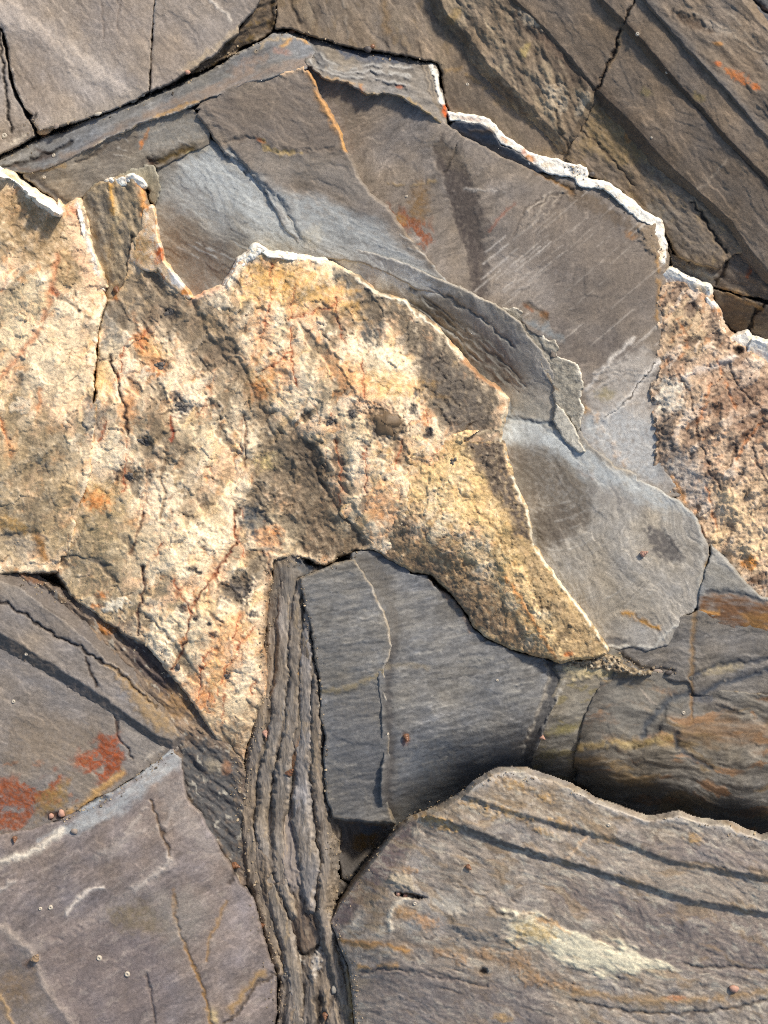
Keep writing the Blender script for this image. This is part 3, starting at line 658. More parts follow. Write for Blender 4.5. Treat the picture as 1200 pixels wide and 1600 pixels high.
p.area([(1005,826),(1030,826),(1055,845),(1068,866),(1062,882),(1040,876),(1020,860),(1012,842)],(92,88,86),.85,5,9,7)
p.area([(930,735),(960,738),(1000,760),(1020,790),(960,790),(925,770)],(128,124,122),.4,14)
p.area([(900,690),(940,720),(1000,750),(1050,775),(1085,810),(1060,790),(1000,765),(940,745)],(168,172,174),.5,10)
for i in range(60):       # fine arcs sweeping round the slab
    r = rr.uniform(60,240); a0 = rr.uniform(20,110); L = rr.uniform(10,30)
    cx, cy = 860, 720
    pts = [(cx + r * math.cos(math.radians(a)), cy + r * 1.15 * math.sin(math.radians(a))) for a in np.linspace(a0, a0 + L, 5)]
    p.line(pts,1.,(166,164,160) if i % 3 else (96,94,90),rr.uniform(.15,.4),.25,.5,.4)
p.line([(975,958),(990,962),(1010,975),(1030,982)],3.2,(176,132,66),.75,.5,.3).line([(995,962),(1015,978)],2,(110,84,50),.6,-.8)
p.spot(875,882,5,3,(90,90,92),.6,30).spot(960,1003,18,7,(94,94,96),.7,0,.5,6,.5,-1).line([(925,746),(940,760),(930,790)],4,(160,156,150),.3)
p.line([(952,1010),(985,1012),(1020,1012),(1040,990),(1085,958)],2.4,(184,182,176),.6,.8,.3)
p.line([(1088,815),(1096,835),(1098,870),(1090,950)],3,(180,178,172),.4,.5,.3)
p.line([(1108,840),(1112,860),(1104,905),(1094,945)],2.4,(140,112,66),.75,-1.)
p.spot(1100,830,4,4,(110,60,40),.8).spot(926,742,5,2,(130,90,60),.6,40).line([(905,735),(925,748)],2,(120,90,64),.5)
p.area([(785,640),(830,655),(900,700),(960,738),(1040,772),(1080,800),(1040,800),(960,765),(900,740),(850,700),(790,690)],(172,178,182),.55,14,22,9,ang=35,st=2)  # broad blue-white sheen painted along the slab
p.build('slab','slate',G)
p = Piece([(722,458),(738,464),(765,474),(785,482),(808,480),(816,488),(822,505),(840,520),(866,532),(872,540),(872,556),(890,562),(906,572),(909,590),(908,620),(912,640),(908,665),(904,676),(896,660),(884,648),(872,632),(864,622),(866,606),(855,590),(840,566),(822,548),(808,522),(790,500),(760,486)],
          [(725,460,14),(810,482,15),(870,540,15),(908,580,17),(906,670,12),(865,615,9),(800,510,9)], (150,144,132), 206, 2.4, 2.5, 4, chip=1.5)
p.tone(26,.12,30,2).tone(7,.22,20,1,oc=3,dh=.25).mott(9,.2,.7,(190,184,170),.5).mott(8,.3,.8,(84,80,74),.5,seed=3).relief(.5,14,0,1,3,4)
p.rim(2.8,(224,218,206),.95,.8).line([(808,484),(830,510),(850,545),(862,560)],2,(86,82,78),.5,-1).line([(800,500),(840,560),(870,610)],1.5,(140,110,70),.4)
p.build('broken_flange','quartz',G,'crumbly grey broken edge with a pale rim')
p = Piece([(868,628),(880,642),(893,660),(902,674),(906,690),(916,705),(905,708),(885,692),(872,674),(864,655)], [(870,630,11),(905,690,14),(870,670,10)], (184,180,170), 208, 1.8, 2.5, 4)
p.tone(8,.15,oc=3,dh=.25).mott(8,.4,.8,(130,126,118),.5)
p.build('pale_crust','quartz',G)

# ================================================================ J: layered blue grey stone at right
J = thing('layered_rock', 'blue grey layered rock with rusty bands and dark seams, at right edge below the quartz', 'rock', 1040, 1120)
p = Piece([(1090,948),(1092,925),(1098,905),(1110,870),(1112,850),(1130,870),(1160,905),(1185,930),(1210,940),(1420,960),(1420,1060),(1210,1010),(1150,990),(1086,990)], [(1095,930,8),(1200,950,10),(1110,860,10),(1200,1005,2),(1090,985,2)], (140,138,134), 210, 2, 4, 3)
p.slate(20,1.2).area([(1095,935),(1120,925),(1160,930),(1210,945),(1210,1000),(1150,985),(1090,978)],(112,82,58),.8,7,14,6,ang=5,st=4)
p.area([(1155,960),(1210,955),(1210,990),(1170,985)],(146,108,62),.7,8,10,7,ang=5,st=3).line([(1090,958),(1120,956)],3,(180,132,70),.6).line([(1105,928),(1130,922),(1160,930),(1195,940)],3,(70,72,76),.6,-1.5).line([(1190,1000),(1210,1003)],3,(180,120,60),.6)
p.build('layer','slate',J,'uppermost layer with the rusty brown band')
p = Piece([(948,1010),(962,1020),(985,1014),(1018,1018),(1046,1008),(1068,968),(1090,952),(1150,972),(1210,990),(1420,1030),(1420,1250),(1210,1100),(1150,1090),(1090,1080),(1076,1060),(1040,1056),(990,1052),(965,1040),(950,1026)], [(955,1020,-2),(1070,975,4),(1200,995,4),(1075,1060,-2),(1200,1090,-6),(990,1050,-4)], (112,108,104), 212, 2, 4, 3, grow=lambda x, y: 6. * (y > 960))
p.swirl(10,100).slate(-6,1.2).tone(12,.14,-6,5,seed=8,dh=.4)
p.line([(1080,1060),(1110,1042),(1150,1036),(1200,1030)],3.2,(62,66,74),.7,-2,.1).line([(1068,1100),(1120,1070),(1170,1056),(1200,1048)],4,(64,70,80),.7,-1.5,.1)
p.line([(1086,955),(1082,1010),(1080,1050),(1080,1080),(1082,1120)],3,(128,104,74),.6,-.8).line([(970,1022),(1000,1044),(1050,1048)],3,(70,64,58),.6,-2)
p.line([(1000,990),(960,1005)],3,(90,90,92),.5).spot(1130,1045,30,8,(150,138,112),.5,-10).spot(1150,1010,40,10,(124,118,112),.4,0)
p.build('layer','slate',J)
p = Piece([(950,1030),(985,1052),(1040,1056),(1078,1062),(1090,1078),(1150,1086),(1210,1092),(1420,1120),(1420,1420),(1210,1340),(1150,1310),(1100,1290),(1040,1280),(990,1268),(940,1246),(900,1225),(905,1180),(915,1130),(945,1060)],
          [(960,1045,0),(1080,1070,-2),(1200,1100,-6),(910,1180,-14),(1000,1190,-12),(1100,1205,-14),(1200,1225,-18),(950,1225,-26),(1040,1242,-32),(1100,1254,-32),(1200,1276,-36),(950,1257,-84),(1050,1285,-104),(1120,1300,-104),(1200,1320,-110)], (110,106,100), 214, 2, 4, 3, grow=lambda x, y: 6. * (y < 1200))
p.swirl(13,130).slate(4,1.3).tone(14,.18,6,4,seed=8,dh=.5).relief(1.6,26,6,3.5,4,9)
p.mott(34,.05,.7,(136,112,72),.6,4,3,seed=2).mott(22,.3,.8,(150,104,56),.5,6,4,seed=5).mott(20,.2,.8,(64,62,62),.55,8,4,seed=7)
p.area([(960,1060),(1050,1060),(1080,1090),(1040,1130),(1000,1170),(960,1180),(930,1160),(945,1100)],(108,106,102),.6,14,16,8)
p.area([(1050,1125),(1110,1115),(1210,1130),(1210,1170),(1130,1165),(1060,1150)],(126,98,70),.5,14,18,10,ang=6,st=4)
p.line([(1085,1085),(1120,1078),(1180,1050)],3,(70,74,82),.6,-2).line([(1082,1083),(1050,1090),(1030,1110),(1010,1130),(1005,1150)],5,(70,74,80),.75,-2,.1).line([(1040,1110),(1035,1130),(1015,1160),(990,1170)],3.5,(66,66,66),.6,-2,.3)
p.line([(1055,1150),(1060,1170),(1090,1190),(1110,1200)],4.5,(64,66,70),.7,-2,.2).line([(998,1075),(1010,1090),(1025,1098)],1.6,(160,150,140),.5,.4)
p.line([(1081,1080),(1081,1130)],2.2,(130,102,70),.6,-1).line([(900,1170),(960,1160),(1000,1164),(1050,1150)],5,(160,138,90),.5,1,.4).spot(985,1165,14,5,(176,160,124),.5,-10)
p.spot(1140,1110,20,4,(58,50,44),.6,20,.5,8,.4,-2).spot(1120,1100,30,6,(140,132,124),.5,10)
p.spot(1100,1090,16,8,(70,76,88),.6).spot(1180,1175,10,8,(150,140,128),.6)
p.area([(840,1195),(900,1225),(1000,1250),(1100,1275),(1210,1300),(1210,1270),(1100,1240),(1000,1215),(900,1190)],(74,72,68),.5,18,20,8)  # shade of the hollow above the boulder painted along the lower edge
p.build('layer','slate',J)
p = Piece([(870,1042),(890,1036),(925,1034),(952,1028),(966,1040),(955,1062),(940,1090),(918,1130),(908,1160),(905,1190),(908,1228),(870,1210),(834,1200),(835,1170),(845,1140),(855,1110),(868,1085),(878,1062)],
          [(880,1045,6),(955,1038,4),(850,1150,-10),(920,1120,-6),(845,1185,-26),(840,1205,-56),(900,1215,-50),(905,1240,-90)], (126,121,112), 216, 2, 3, .8, 34, grow=4)
p.slate(-8,1.3).tone(12,.12,-10,5,seed=8,dh=.7)
p.area([(880,1042),(920,1034),(965,1038),(940,1058),(905,1060),(885,1056)],(198,182,146),.8,6,10,7,dh=1.5).mott(14,.3,.8,(128,116,72),.5,-10,3,seed=6).spot(880,1140,30,8,(136,128,84),.5,-10).spot(860,1180,20,8,(98,92,60),.5,-10)
p.line([(882,1062),(870,1090),(856,1115),(846,1145)],2,(176,172,164),.5,.6,.3)
p.line([(966,1040),(948,1080),(925,1120),(908,1155)],3,(66,68,72),.6,-1)
p.mix((p.d < 1).astype(float), (66,66,66), .5)
p.build('layer','slate',J,'pale layer beside the dark seam')
p = Piece([(885,1040),(900,1030),(915,1032),(935,1024),(950,1022),(965,1030),(975,1044),(1000,1049),(1018,1050),(1018,1056),(985,1056),(960,1046),(940,1046),(915,1043)], 9, (150,134,110), 218, 3, 3, 4)
p.tone(8,.3,oc=3,dh=2.5).mott(8,.1,.5,(64,56,48),.7).mott(7,.3,.7,(214,204,184),.7,seed=4)
p.build('rubble_seam','quartz',J)
# ================================================================ F: the big pale quartz mass
F = thing('quartz_mass', 'huge cream and golden quartz mass with dark grains and red hairline veins, left and centre', 'rock', 400, 700)
CREAM, WHITE, YEL, ORG = (228,204,172), (240,224,202), (222,184,126), (190,118,62)
DRAB, DARK, RED = (140,124,100), (72,68,66), (176,98,62)
def quartz(p, pale=1., ang=-55):
    p.tone(80,.06).tone(16,.06,ang,1.8,seed=2,dh=.25).tone(5,.12,oc=3,seed=3,dh=.12)
    p.mott(60,-.35,.35,(240,220,190),.8 * pale,ang,1.7,seed=1,dh=1.5).mott(46,.15,.7,(224,186,128),.6,ang,1.6,seed=9).mott(50,.25,.75,DRAB,.8,ang,1.9,seed=17)
    p.mott(40,.15,.6,(238,198,160),.7,ang,1.6,seed=33).mott(30,.45,.8,(166,142,110),.6,ang,1.7,seed=23,dh=-.8).mott(26,.65,.95,(106,94,80),.75,ang,1.7,seed=29,dh=-1.2).mott(22,.4,.9,(224,160,100),.55,ang,1.4,seed=37)
    p.mott(6,.8,1.1,(96,86,76),.7,ang,1.6,3,seed=43,dh=-.4).mott(24,.4,.6,(244,228,204),.45,ang,1.8,3,seed=47,dh=.8)
    n = fbm(p.wx, p.wy, 85, 2, p.seed + 71, ang - 20, 2.2); m = np.exp(-(n / .018) ** 2) * ss(-.2, .3, fbm(p.x, p.y, 60, 2, p.seed + 72)); p.mix(m, (176,108,68), .5); p.h -= .9 * m
    n = fbm(p.wx, p.wy, 60, 3, p.seed + 73, ang + 40, 1.6); m = np.exp(-(n / .02) ** 2) * ss(0, .4, fbm(p.x, p.y, 50, 2, p.seed + 74)); p.mix(m, (96,80,66), .5); p.h -= 1.2 * m
    p.relief(2.6,75,ang,1.4,3,3).relief(.55,22,ang,1.4,3,4).relief(.16,7,0,1,3,6).relief(.4,30,ang+10,1.6,3,13,True)
    p.facet(22,1.5,.08).facet(9,.35,.05,5)
    n = fbm(p.wx, p.wy, 42, 3, p.seed + 75, ang, 2.); m = np.exp(-(n / .03) ** 2) * ss(.0, .5, fbm(p.x, p.y, 70, 3, p.seed + 76)); p.mix(m, (186,124,78), .45); p.h -= .5 * m
    return p
# left chunk
p = Piece([(-180,210),(-40,262),(5,266),(20,268),(34,282),(45,292),(62,304),(80,312),(98,330),(112,322),(122,318),(128,335),(133,362),(142,395),(152,425),(164,455),(166,474),(152,515),(149,570),(146,630),(138,690),(136,740),(126,766),(112,802),(104,850),(90,892),(60,895),(0,896),(-180,880)],
          [(0,266,24),(50,298,24),(100,328,22),(125,320,18),(160,450,12),(150,560,16),(0,500,22),(60,440,30),(0,700,16),(130,750,14),(0,890,2),(90,880,4)], CREAM, 300, 2.2, 5, 4, grow=lambda x, y: 7. * ((y > 630) | (y < 450) & (x > 90)) * (x > 60) * (y < 870))
quartz(p,1.1,-60)
p.area([(-30,290),(40,305),(100,345),(140,420),(120,450),(60,420),(0,400),(-30,400)],(150,126,92),.7,20,30,14,ang=40,st=2)
p.area([(-50,640),(60,640),(125,690),(130,780),(100,880),(0,890),(-60,880)],(150,132,102),.62,26,34,24)
p.area([(0,470),(60,430),(76,470),(50,530),(0,585)],(226,206,168),.55,16,20,10).area([(30,540),(90,490),(130,520),(140,600),(90,640),(40,620)],(220,200,168),.5,16,20,10)
p.area([(105,332),(122,335),(150,430),(160,452),(135,440),(112,390)],(214,178,146),.7,7,12,6).spot(115,330,10,8,(180,106,70),.6)
p.line([(-10,266),(20,268),(45,292),(80,314),(99,328)],2,(226,216,198),.5).spot(82,320,18,7,(216,222,226),.7,40,.6,6,.4).spot(52,306,5,4,(214,160,110),.6)
p.line([(122,320),(130,352),(145,400),(152,430)],2.2,(214,218,218),.6,.6,.2)
p.line([(90,400),(82,440),(76,475),(58,520),(30,555),(0,590)],4,(186,124,86),.55,-1.4,.2).line([(62,610),(64,630),(58,640)],3,(200,130,80),.5)
p.line([(0,655),(14,690),(20,710)],3,(196,120,66),.5,-.6)
p.line([(82,458),(108,472),(125,485),(140,500)],3,(96,80,66),.55,-1.4,.3).spot(125,486,4,3,(60,44,36),.8).spot(85,455,12,6,(196,110,60),.5,40).spot(145,515,18,10,(110,94,76),.5,30)
p.spot(140,650,9,30,(110,106,102),.7,0,.6,8,.8,-1).spot(150,780,1,1)
for q in [(60,690,30,14),(30,740,26,18),(90,720,24,30),(60,800,40,24),(20,830,30,20)]: p.spot(*q,(118,104,84),.5,-30,.9,12,.9)
p.spot(110,735,22,16,(220,196,160),.6,0,.9,8,.7).spot(15,700,10,14,(206,164,120),.5)
p.line([(0,836),(30,834),(60,832),(76,845)],2.5,(84,82,80),.6,-1,.2).spot(40,855,26,12,(146,136,124),.6,20).line([(60,840),(64,860),(72,872)],5,(178,124,60),.6).spot(20,820,30,10,(178,140,76),.5,20)
p.build('quartz_block','quartz',F,'left block with the white upper rim')
# dark rough block at the top with orange and white edges
p = Piece([(128,334),(126,318),(134,302),(150,290),(168,282),(180,279),(202,276),(220,282),(227,300),(230,318),(234,332),(226,352),(210,372),(206,400),(204,430),(196,450),(180,470),(166,472),(163,452),(150,424),(140,392),(132,360)],
          [(130,310,12),(200,278,26),(225,300,24),(150,400,4),(190,420,8),(165,465,0),(205,350,20)], (152,136,112), 306, 2, 4, 4, grow=lambda x, y: 5. * (y > 330))
p.tone(30,.16,75,2,dh=1).tone(8,.2,75,2,oc=3,dh=.6).mott(22,.0,.6,(104,98,90),.6,75,2).mott(14,.3,.7,(180,156,118),.55,80,2,seed=4).relief(1.6,16,70,2,4,5)
p.line([(174,290),(176,310),(178,332)],4,(216,166,90),.8,1,.2).line([(220,290),(224,312),(226,335)],5,(212,150,84),.7,.5,.2)
p.area([(132,310),(170,300),(170,360),(165,430),(150,400)],(114,108,100),.5,10).line([(206,370),(204,400),(200,440)],2.5,(40,34,30),.7,-3).spot(182,330,4,20,(214,196,160),.5)
p.build('quartz_block','quartz',F,'darker rough block with a white cap and orange edges')
p = Piece([(228,330),(236,327),(243,350),(251,385),(254,408),(262,416),(278,436),(292,452),(300,466),(294,468),(276,456),(255,434),(242,412),(238,420),(222,416),(206,404),(208,384),(224,360)],
          [(234,330,26),(250,400,24),(298,465,20),(215,400,16)], (226,196,160), 308, 1.6, 3.5, 4, grow=lambda x, y: 5. * (x < 245))
p.tone(20,.1,60,2,dh=1).mott(10,.2,.7,(236,230,220),.6).mott(9,.35,.8,(206,130,66),.7,seed=3).spot(250,398,6,14,(190,96,44),.85,10).spot(276,438,8,14,(222,222,222),.8,-40).spot(290,458,8,6,(214,140,70),.8).area([(206,384),(225,362),(235,400),(235,415),(210,402)],(170,140,98),.7,6)
p.build('white_rim','vein',F,'white and orange rim strip at the left of the notch')
# middle mass
MID = [(166,476),(182,470),(200,448),(208,408),(240,416),(256,438),(276,458),(296,468),(312,462),(330,454),(350,446),(362,430),(376,406),(392,390),(404,386),(420,394),(446,398),(480,402),(510,408),(535,420),(560,434),(590,458),(620,468),(634,470),(640,482),(664,494),(684,514),(704,536),(724,562),(748,586),(776,606),(792,622),(790,645),(782,668),(782,684),(790,705),(798,740),(800,760),(700,850),(600,868),(584,858),(556,860),(530,870),(508,884),(480,872),(450,868),(428,874),(424,905),(416,945),(410,1000),(418,1060),(412,1090),(396,1140),(380,1186),(362,1168),(338,1155),(312,1112),(286,1078),(262,1046),(232,1012),(180,982),(110,930),(90,895),(106,850),(114,802),(128,766),(138,740),(140,690),(148,630),(151,570),(154,518)]
p = Piece(MID, [(170,480,6),(250,430,14),(298,467,18),(400,388,30),(500,408,28),(634,472,22),(790,625,16),(785,680,18),(700,700,26),(600,860,10),(510,880,6),(440,870,8),(415,950,12),(400,1080,4),(380,1185,-14),(310,1100,6),(240,1010,8),(110,900,2),(150,560,12),(300,600,20),(450,600,28),(560,560,32),(300,900,22),(380,800,14),(470,760,14),(580,740,28),(200,760,16),(330,1000,18)], CREAM, 312, 2.2, 5, 4, grow=lambda x, y: 7. * (((y > 630) & (x < 200) & (y < 890)) | (y < 500) & (x < 292 - (467 - y) * .45)))
quartz(p,1.,-58)
# drab and dark zones of the stone
p.area([(170,470),(205,420),(240,425),(300,475),(330,520),(310,560),(260,520),(210,500),(180,540),(165,520)],(136,122,104),.7,12,26,14,ang=45,st=2)
p.area([(300,470),(350,450),(370,480),(380,560),(420,640),(400,660),(350,560)],(136,116,92),.65,14,22,12,ang=55,st=2)
p.area([(150,485),(180,475),(190,520),(200,540),(165,550)],(132,128,120),.7,8,14,8)
p.area([(515,415),(545,425),(575,455),(600,520),(600,570),(585,575),(560,520),(535,460)],(84,82,78),.8,9,14,11,ang=60,st=2)
p.area([(545,425),(634,472),(680,512),(770,602),(790,625),(785,680),(720,690),(680,640),(640,560),(600,500)],(112,100,84),.85,14,24,16,ang=50,st=2)
p.area([(650,530),(700,560),(760,620),(770,680),(700,680),(670,620)],(84,76,68),.75,14,14,14)
p.area([(700,692),(740,688),(785,686),(800,745),(760,745),(725,715)],(86,76,65),.85,9,14,9)
p.area([(400,690),(450,670),(500,690),(515,760),(560,830),(580,858),(520,872),(450,860),(400,840),(380,790),(385,730)],(112,98,80),.75,14,22,16,dh=-2)
p.area([(452,690),(478,678),(500,700),(510,752),(492,762),(468,730)],(62,57,52),.85,6,10,7,ang=50,st=2,dh=-2)
p.area([(376,792),(400,786),(440,840),(425,862),(395,845),(374,820)],(76,78,80),.8,7,10,8,dh=-2).area([(440,800),(480,780),(540,820),(550,860),(500,875),(460,850)],(112,94,74),.6,10,14,9)
p.area([(415,700),(440,690),(455,720),(430,735),(405,725)],(84,80,74),.7,7,9,8)
p.area([(80,860),(160,790),(210,860),(215,960),(180,980),(110,930)],(146,130,104),.75,22,30,18).area([(110,760),(200,750),(215,830),(160,860),(110,820)],(164,144,108),.55,18,22,14)
p.area([(170,980),(215,960),(240,1005),(290,1075),(320,1120),(360,1165),(330,1150),(260,1050)],(118,98,84),.6,9,14,8)
p.area([(330,1140),(380,1100),(410,1090),(395,1140),(378,1184),(352,1166)],(140,112,84),.7,12,12,10)
# pale clean patches
for q in [(420,510,22,40,10),(432,495,14,22,0),(470,600,28,34,20),(560,690,22,30,20),(545,650,26,12,10),(590,570,34,16,0),(175,560,14,24,15),(390,690,18,28,0),(185,690,24,32,20),(250,860,60,34,0),(330,830,40,30,20),(300,1000,50,40,-30),(250,980,30,26,0),(360,1090,40,46,0),(630,770,40,24,30),(440,830,30,24,30),(300,690,36,26,0),(540,800,14,30,20)]:
    p.spot(*q[:4],(226,206,172),.6,q[4],.7,12,.6,1)
for q in [(410,600,26,30,20),(640,740,50,34,30),(430,450,50,34,10),(240,550,26,14,40),(150,778,18,16,0),(540,480,30,20,40),(460,445,70,30,20),(380,700,16,24,0),(600,600,60,18,10),(700,780,40,30,30),(160,600,12,26,0),(390,1000,20,20,0),(340,1050,16,36,10)]:
    p.spot(*q[:4],(216,170,98),.5,q[4],.8,12,.7)
for q in [(220,530,12,16,0),(150,782,20,13,10),(245,575,14,10,0),(405,610,14,16,0),(430,830,10,8,0),(665,655,8,12,0),(285,1000,6,8,0),(320,1090,12,16,0),(180,465,4,6,0),(225,525,10,12,20),(150,948,7,5,0),(160,930,8,5,0)]:
    p.spot(*q[:4],(196,124,64),.7,q[4],.7,7,.8)
p.spot(180,945,20,8,(226,216,196),.85,-20,.5,6,.8,1.5).spot(420,720,16,12,(222,198,140),.7,0,.6,6,.9,1).spot(432,712,8,8,(228,210,170),.7)
# dark grains
for (x,y,a,b,g) in [(285,635,16,11,10),(200,742,22,14,0),(265,490,15,11,30),(250,570,15,9,20),(600,662,32,24,30),(515,660,9,7,0),(551,645,9,12,20),(478,650,9,8,0),(569,696,8,8,0),(708,720,8,8,0),(668,680,9,6,0),(315,852,7,8,0),(300,890,10,5,0),(368,920,26,18,-20),(372,925,16,14,0),(286,952,7,6,0),(305,966,6,5,30),(355,1057,6,8,0),(332,992,7,5,0),(395,960,9,5,0),(272,620,9,7,0),(225,690,11,9,10),(340,635,4,4,0),(535,745,7,4,0),(534,722,5,9,0),(670,675,5,8,0),(650,615,5,9,0),(525,690,4,7,0),(232,745,5,8,0),(645,640,6,10,0),(370,800,5,10,0),(366,550,6,5,0),(420,555,4,4,0),(338,1015,5,4,0),(367,1082,4,4,0),(325,975,4,3,0),(310,895,5,3,0),(745,765,6,4,0),(690,760,5,4,0),(620,722,5,4,0),(600,748,4,4,0),(725,770,4,5,0),(445,560,4,3,0)]:
    p.spot(x,y,a,b,DARK if (x + y) % 3 else (86,72,58),.85,g,.4,6,.5,-1.6)
p.area([(575,640),(600,635),(630,650),(635,672),(610,685),(585,672)],(112,92,66),.6,5,7,6,dh=1.6)
p.area([(225,645),(240,640),(272,680),(300,700),(298,715),(270,705),(240,680)],(106,92,76),.75,7,10,7,ang=45,st=2)
p.spot(290,640,8,6,(190,186,180),.5)
p.area([(150,620),(165,640),(160,680),(140,690),(140,650)],(110,108,104),.6,7,8,7).spot(170,650,10,18,(110,110,108),.4)
p.area([(205,415),(250,430),(320,490),(380,560),(430,640),(500,700),(560,800),(580,858),(530,870),(470,800),(400,720),(350,640),(300,560),(230,500)],(112,97,78),.5,20,18,26,ang=52,st=2.2,dh=-2)
p.area([(160,640),(240,620),(300,690),(330,780),(290,820),(230,760)],(126,110,88),.5,18,18,20,ang=55,st=2).mott(42,.45,.8,(104,92,76),.7,52,2.4,seed=63,dh=-2)
for q in [(420,505,12,34,12),(434,496,12,16,0),(462,600,30,26,25),(345,470,20,12,30),(300,620,22,14,40),(255,780,26,40,10),(320,840,34,20,10),(250,1010,22,34,10),(380,1040,18,40,10),(190,600,10,26,10),(185,700,18,30,25),(388,690,15,26,0),(610,560,40,14,30),(560,720,16,30,15),(640,760,50,20,40)]: p.spot(*q[:4],(242,224,196),.6,q[4],.3,9,.6,.8)
for q in [(410,520,14,40,10),(440,580,20,30,0),(240,560,24,10,50),(200,640,12,40,10),(350,1020,26,44,10),(310,1080,18,26,0),(420,840,16,16,0),(545,590,40,18,40),(690,740,30,40,35),(600,790,24,30,20)]: p.spot(*q[:4],(226,164,110),.5,q[4],.7,10,.8)
# cracks and red hairlines
K = [([(166,472),(160,490),(152,515),(149,560),(147,600),(146,626)],1.5,(30,24,20),.95,-5),([(170,556),(176,575),(183,590),(190,620),(196,645),(198,680)],2,(60,44,34),.85,-3),
     ([(136,740),(128,765),(114,800)],1.6,(70,48,36),.8,-3),([(365,800),(370,850),(340,890),(318,920),(298,955),(290,1000),(278,1030),(268,1048)],1.7,(112,66,46),.75,-2),
     ([(225,800),(214,840),(206,862)],2,(104,78,60),.65,-2),([(222,885),(226,920),(216,955),(215,990)],1.8,(92,66,54),.75,-3),([(383,730),(384,700),(382,650)],1.8,(96,66,48),.6,-2),
     ([(250,810),(258,780),(250,745),(258,720)],2,(120,96,72),.5,-2),([(268,690),(268,650)],2,(150,72,46),.7,-1),([(372,560),(392,600),(410,640),(430,690)],3,(104,88,70),.5,-2),
     ([(300,470),(318,510),(340,545),(380,585)],4,(110,94,76),.5,-1.5),([(480,692),(500,750),(530,800),(560,835)],2.2,(84,70,56),.5,-2),([(640,760),(690,800),(740,840)],1.8,(150,120,84),.35,-1),
     ([(690,690),(715,688),(745,676),(780,672)],2,(182,166,140),.6,1),([(150,878),(140,870),(170,885),(130,872),(100,868),(78,872)],1.6,(70,70,68),.6,-1.6)]
for q in K: p.line(q[0],q[1],q[2],q[3],q[4])
R = [[(426,450),(420,480),(412,520),(406,535)],[(455,475),(456,510),(454,550),(458,585),(466,608)],[(405,582),(440,560),(454,548)],[(455,497),(490,488),(520,478),(527,465)],[(527,465),(522,485),(532,510),(538,535)],
     [(185,590),(192,555),(196,545)],[(200,690),(196,740),(192,770)],[(375,962),(370,985),(366,1002)],[(398,978),(388,996),(380,1000)],[(376,1000),(370,1025),(350,1050),(340,1090),(336,1095)],[(332,1008),(318,1030),(312,1070),(310,1090)],
     [(350,1085),(346,1130)],[(325,1085),(328,1110)],[(396,1060),(392,1085)],[(566,560),(565,600),(570,620)],[(518,650),(514,640)],[(525,690),(530,720),(534,760),(530,790)],[(571,700),(572,740),(572,770)],[(683,700),(680,730),(678,760)],[(628,690),(620,720),(616,735)],[(663,645),(668,665)],[(230,520),(216,530),(226,548)],[(425,440),(424,410)],[(128,765),(134,730),(130,700)],[(165,660),(155,690)],[(300,958),(270,905)],[(340,890),(332,900)],[(382,870),(365,820)],[(240,870),(252,850)],[(462,445),(456,470)]]
for q in R: p.line(q,6,(222,164,118),.25,0,.35); p.line(q,1.,(162,88,54),.7,-.8,.22,1.4)
for i in range(12):
    x, y = rr.uniform(230,400), rr.uniform(470,1080)
    if inside(np.array([x]),np.array([y]),MID)[0]: p.line([(x,y),(x + rr.uniform(-18,6),y + rr.uniform(12,40)),(x + rr.uniform(-26,10),y + rr.uniform(40,70))],1.3,(158,96,60),.4,-.8,.5)
# bright top rim beside the notch
p.line([(300,466),(330,456),(352,444)],4,(226,186,160),.7,1,.2).line([(354,440),(366,424),(384,398),(402,388)],7,(238,228,208),.85,2,0,.4).line([(404,388),(450,399),(505,408)],3,(236,226,204),.7,1.,.25,flat=True).line([(352,440),(366,420),(376,406)],3,(216,150,90),.5)
p.line([(540,424),(590,460),(634,472),(642,484),(684,514),(724,560)],1.8,(222,212,194),.7,1,.35).spot(630,472,8,5,(232,222,200),.7).line([(724,562),(750,590),(780,608)],3,(176,128,88),.5,.5,.3)
p.line([(792,624),(784,668),(784,690),(798,740)],2.4,(206,198,178),.55,.8,.3)
p.line([(425,875),(420,905),(412,1000),(418,1060)],6,(126,98,76),.5)
p.build('quartz_block','quartz',F,'main cream block with dark mineral grains')
# golden block running down to the right
p = Piece([(548,800),(640,740),(720,690),(786,690),(798,735),(806,760),(818,790),(824,800),(832,850),(846,872),(866,902),(890,932),(905,950),(922,972),(940,998),(950,1014),(946,1022),(928,1028),(905,1030),(878,1035),(862,1028),(840,1026),(815,1018),(795,1012),(772,1002),(752,990),(738,978),(728,958),(720,942),(706,928),(694,916),(684,906),(672,898),(650,894),(625,884),(600,870),(585,858),(570,840)],
          [(560,810,14),(640,750,27),(740,700,27),(800,750,20),(830,850,24),(950,1015,18),(870,900,27),(790,830,31),(840,940,31),(870,1026,26),(700,830,27),(600,866,5),(680,900,6),(735,970,8),(800,1010,10),(760,920,19),(650,850,17),(910,990,24)], (210,184,146), 320, 2, 6, 4, grow=lambda x, y: 16. * (x * .66 + y < 1168) * (x < 790))
quartz(p,.8,-50)
p.area([(760,760),(840,820),(960,1010),(930,1040),(860,1040),(780,900)],(176,150,104),.75,26,20,10)
p.tone(60,.1).tone(14,.12,52,2,seed=2,dh=.3).tone(4.5,.2,oc=2,seed=3,dh=.15).mott(40,.0,.7,(210,180,126),.5,52,1.6).mott(24,.2,.8,(150,126,88),.6,52,1.8,seed=5).mott(12,.35,.8,(188,146,90),.5,52,1.5,seed=7).mott(6,.35,.85,(228,206,164),.55,0,1,2,seed=9).mott(5,.45,.85,(92,78,60),.65,0,1,2,seed=13,dh=-.6)
p.relief(.8,26,52,1.6,4,3).relief(.25,7,0,1,3,4)
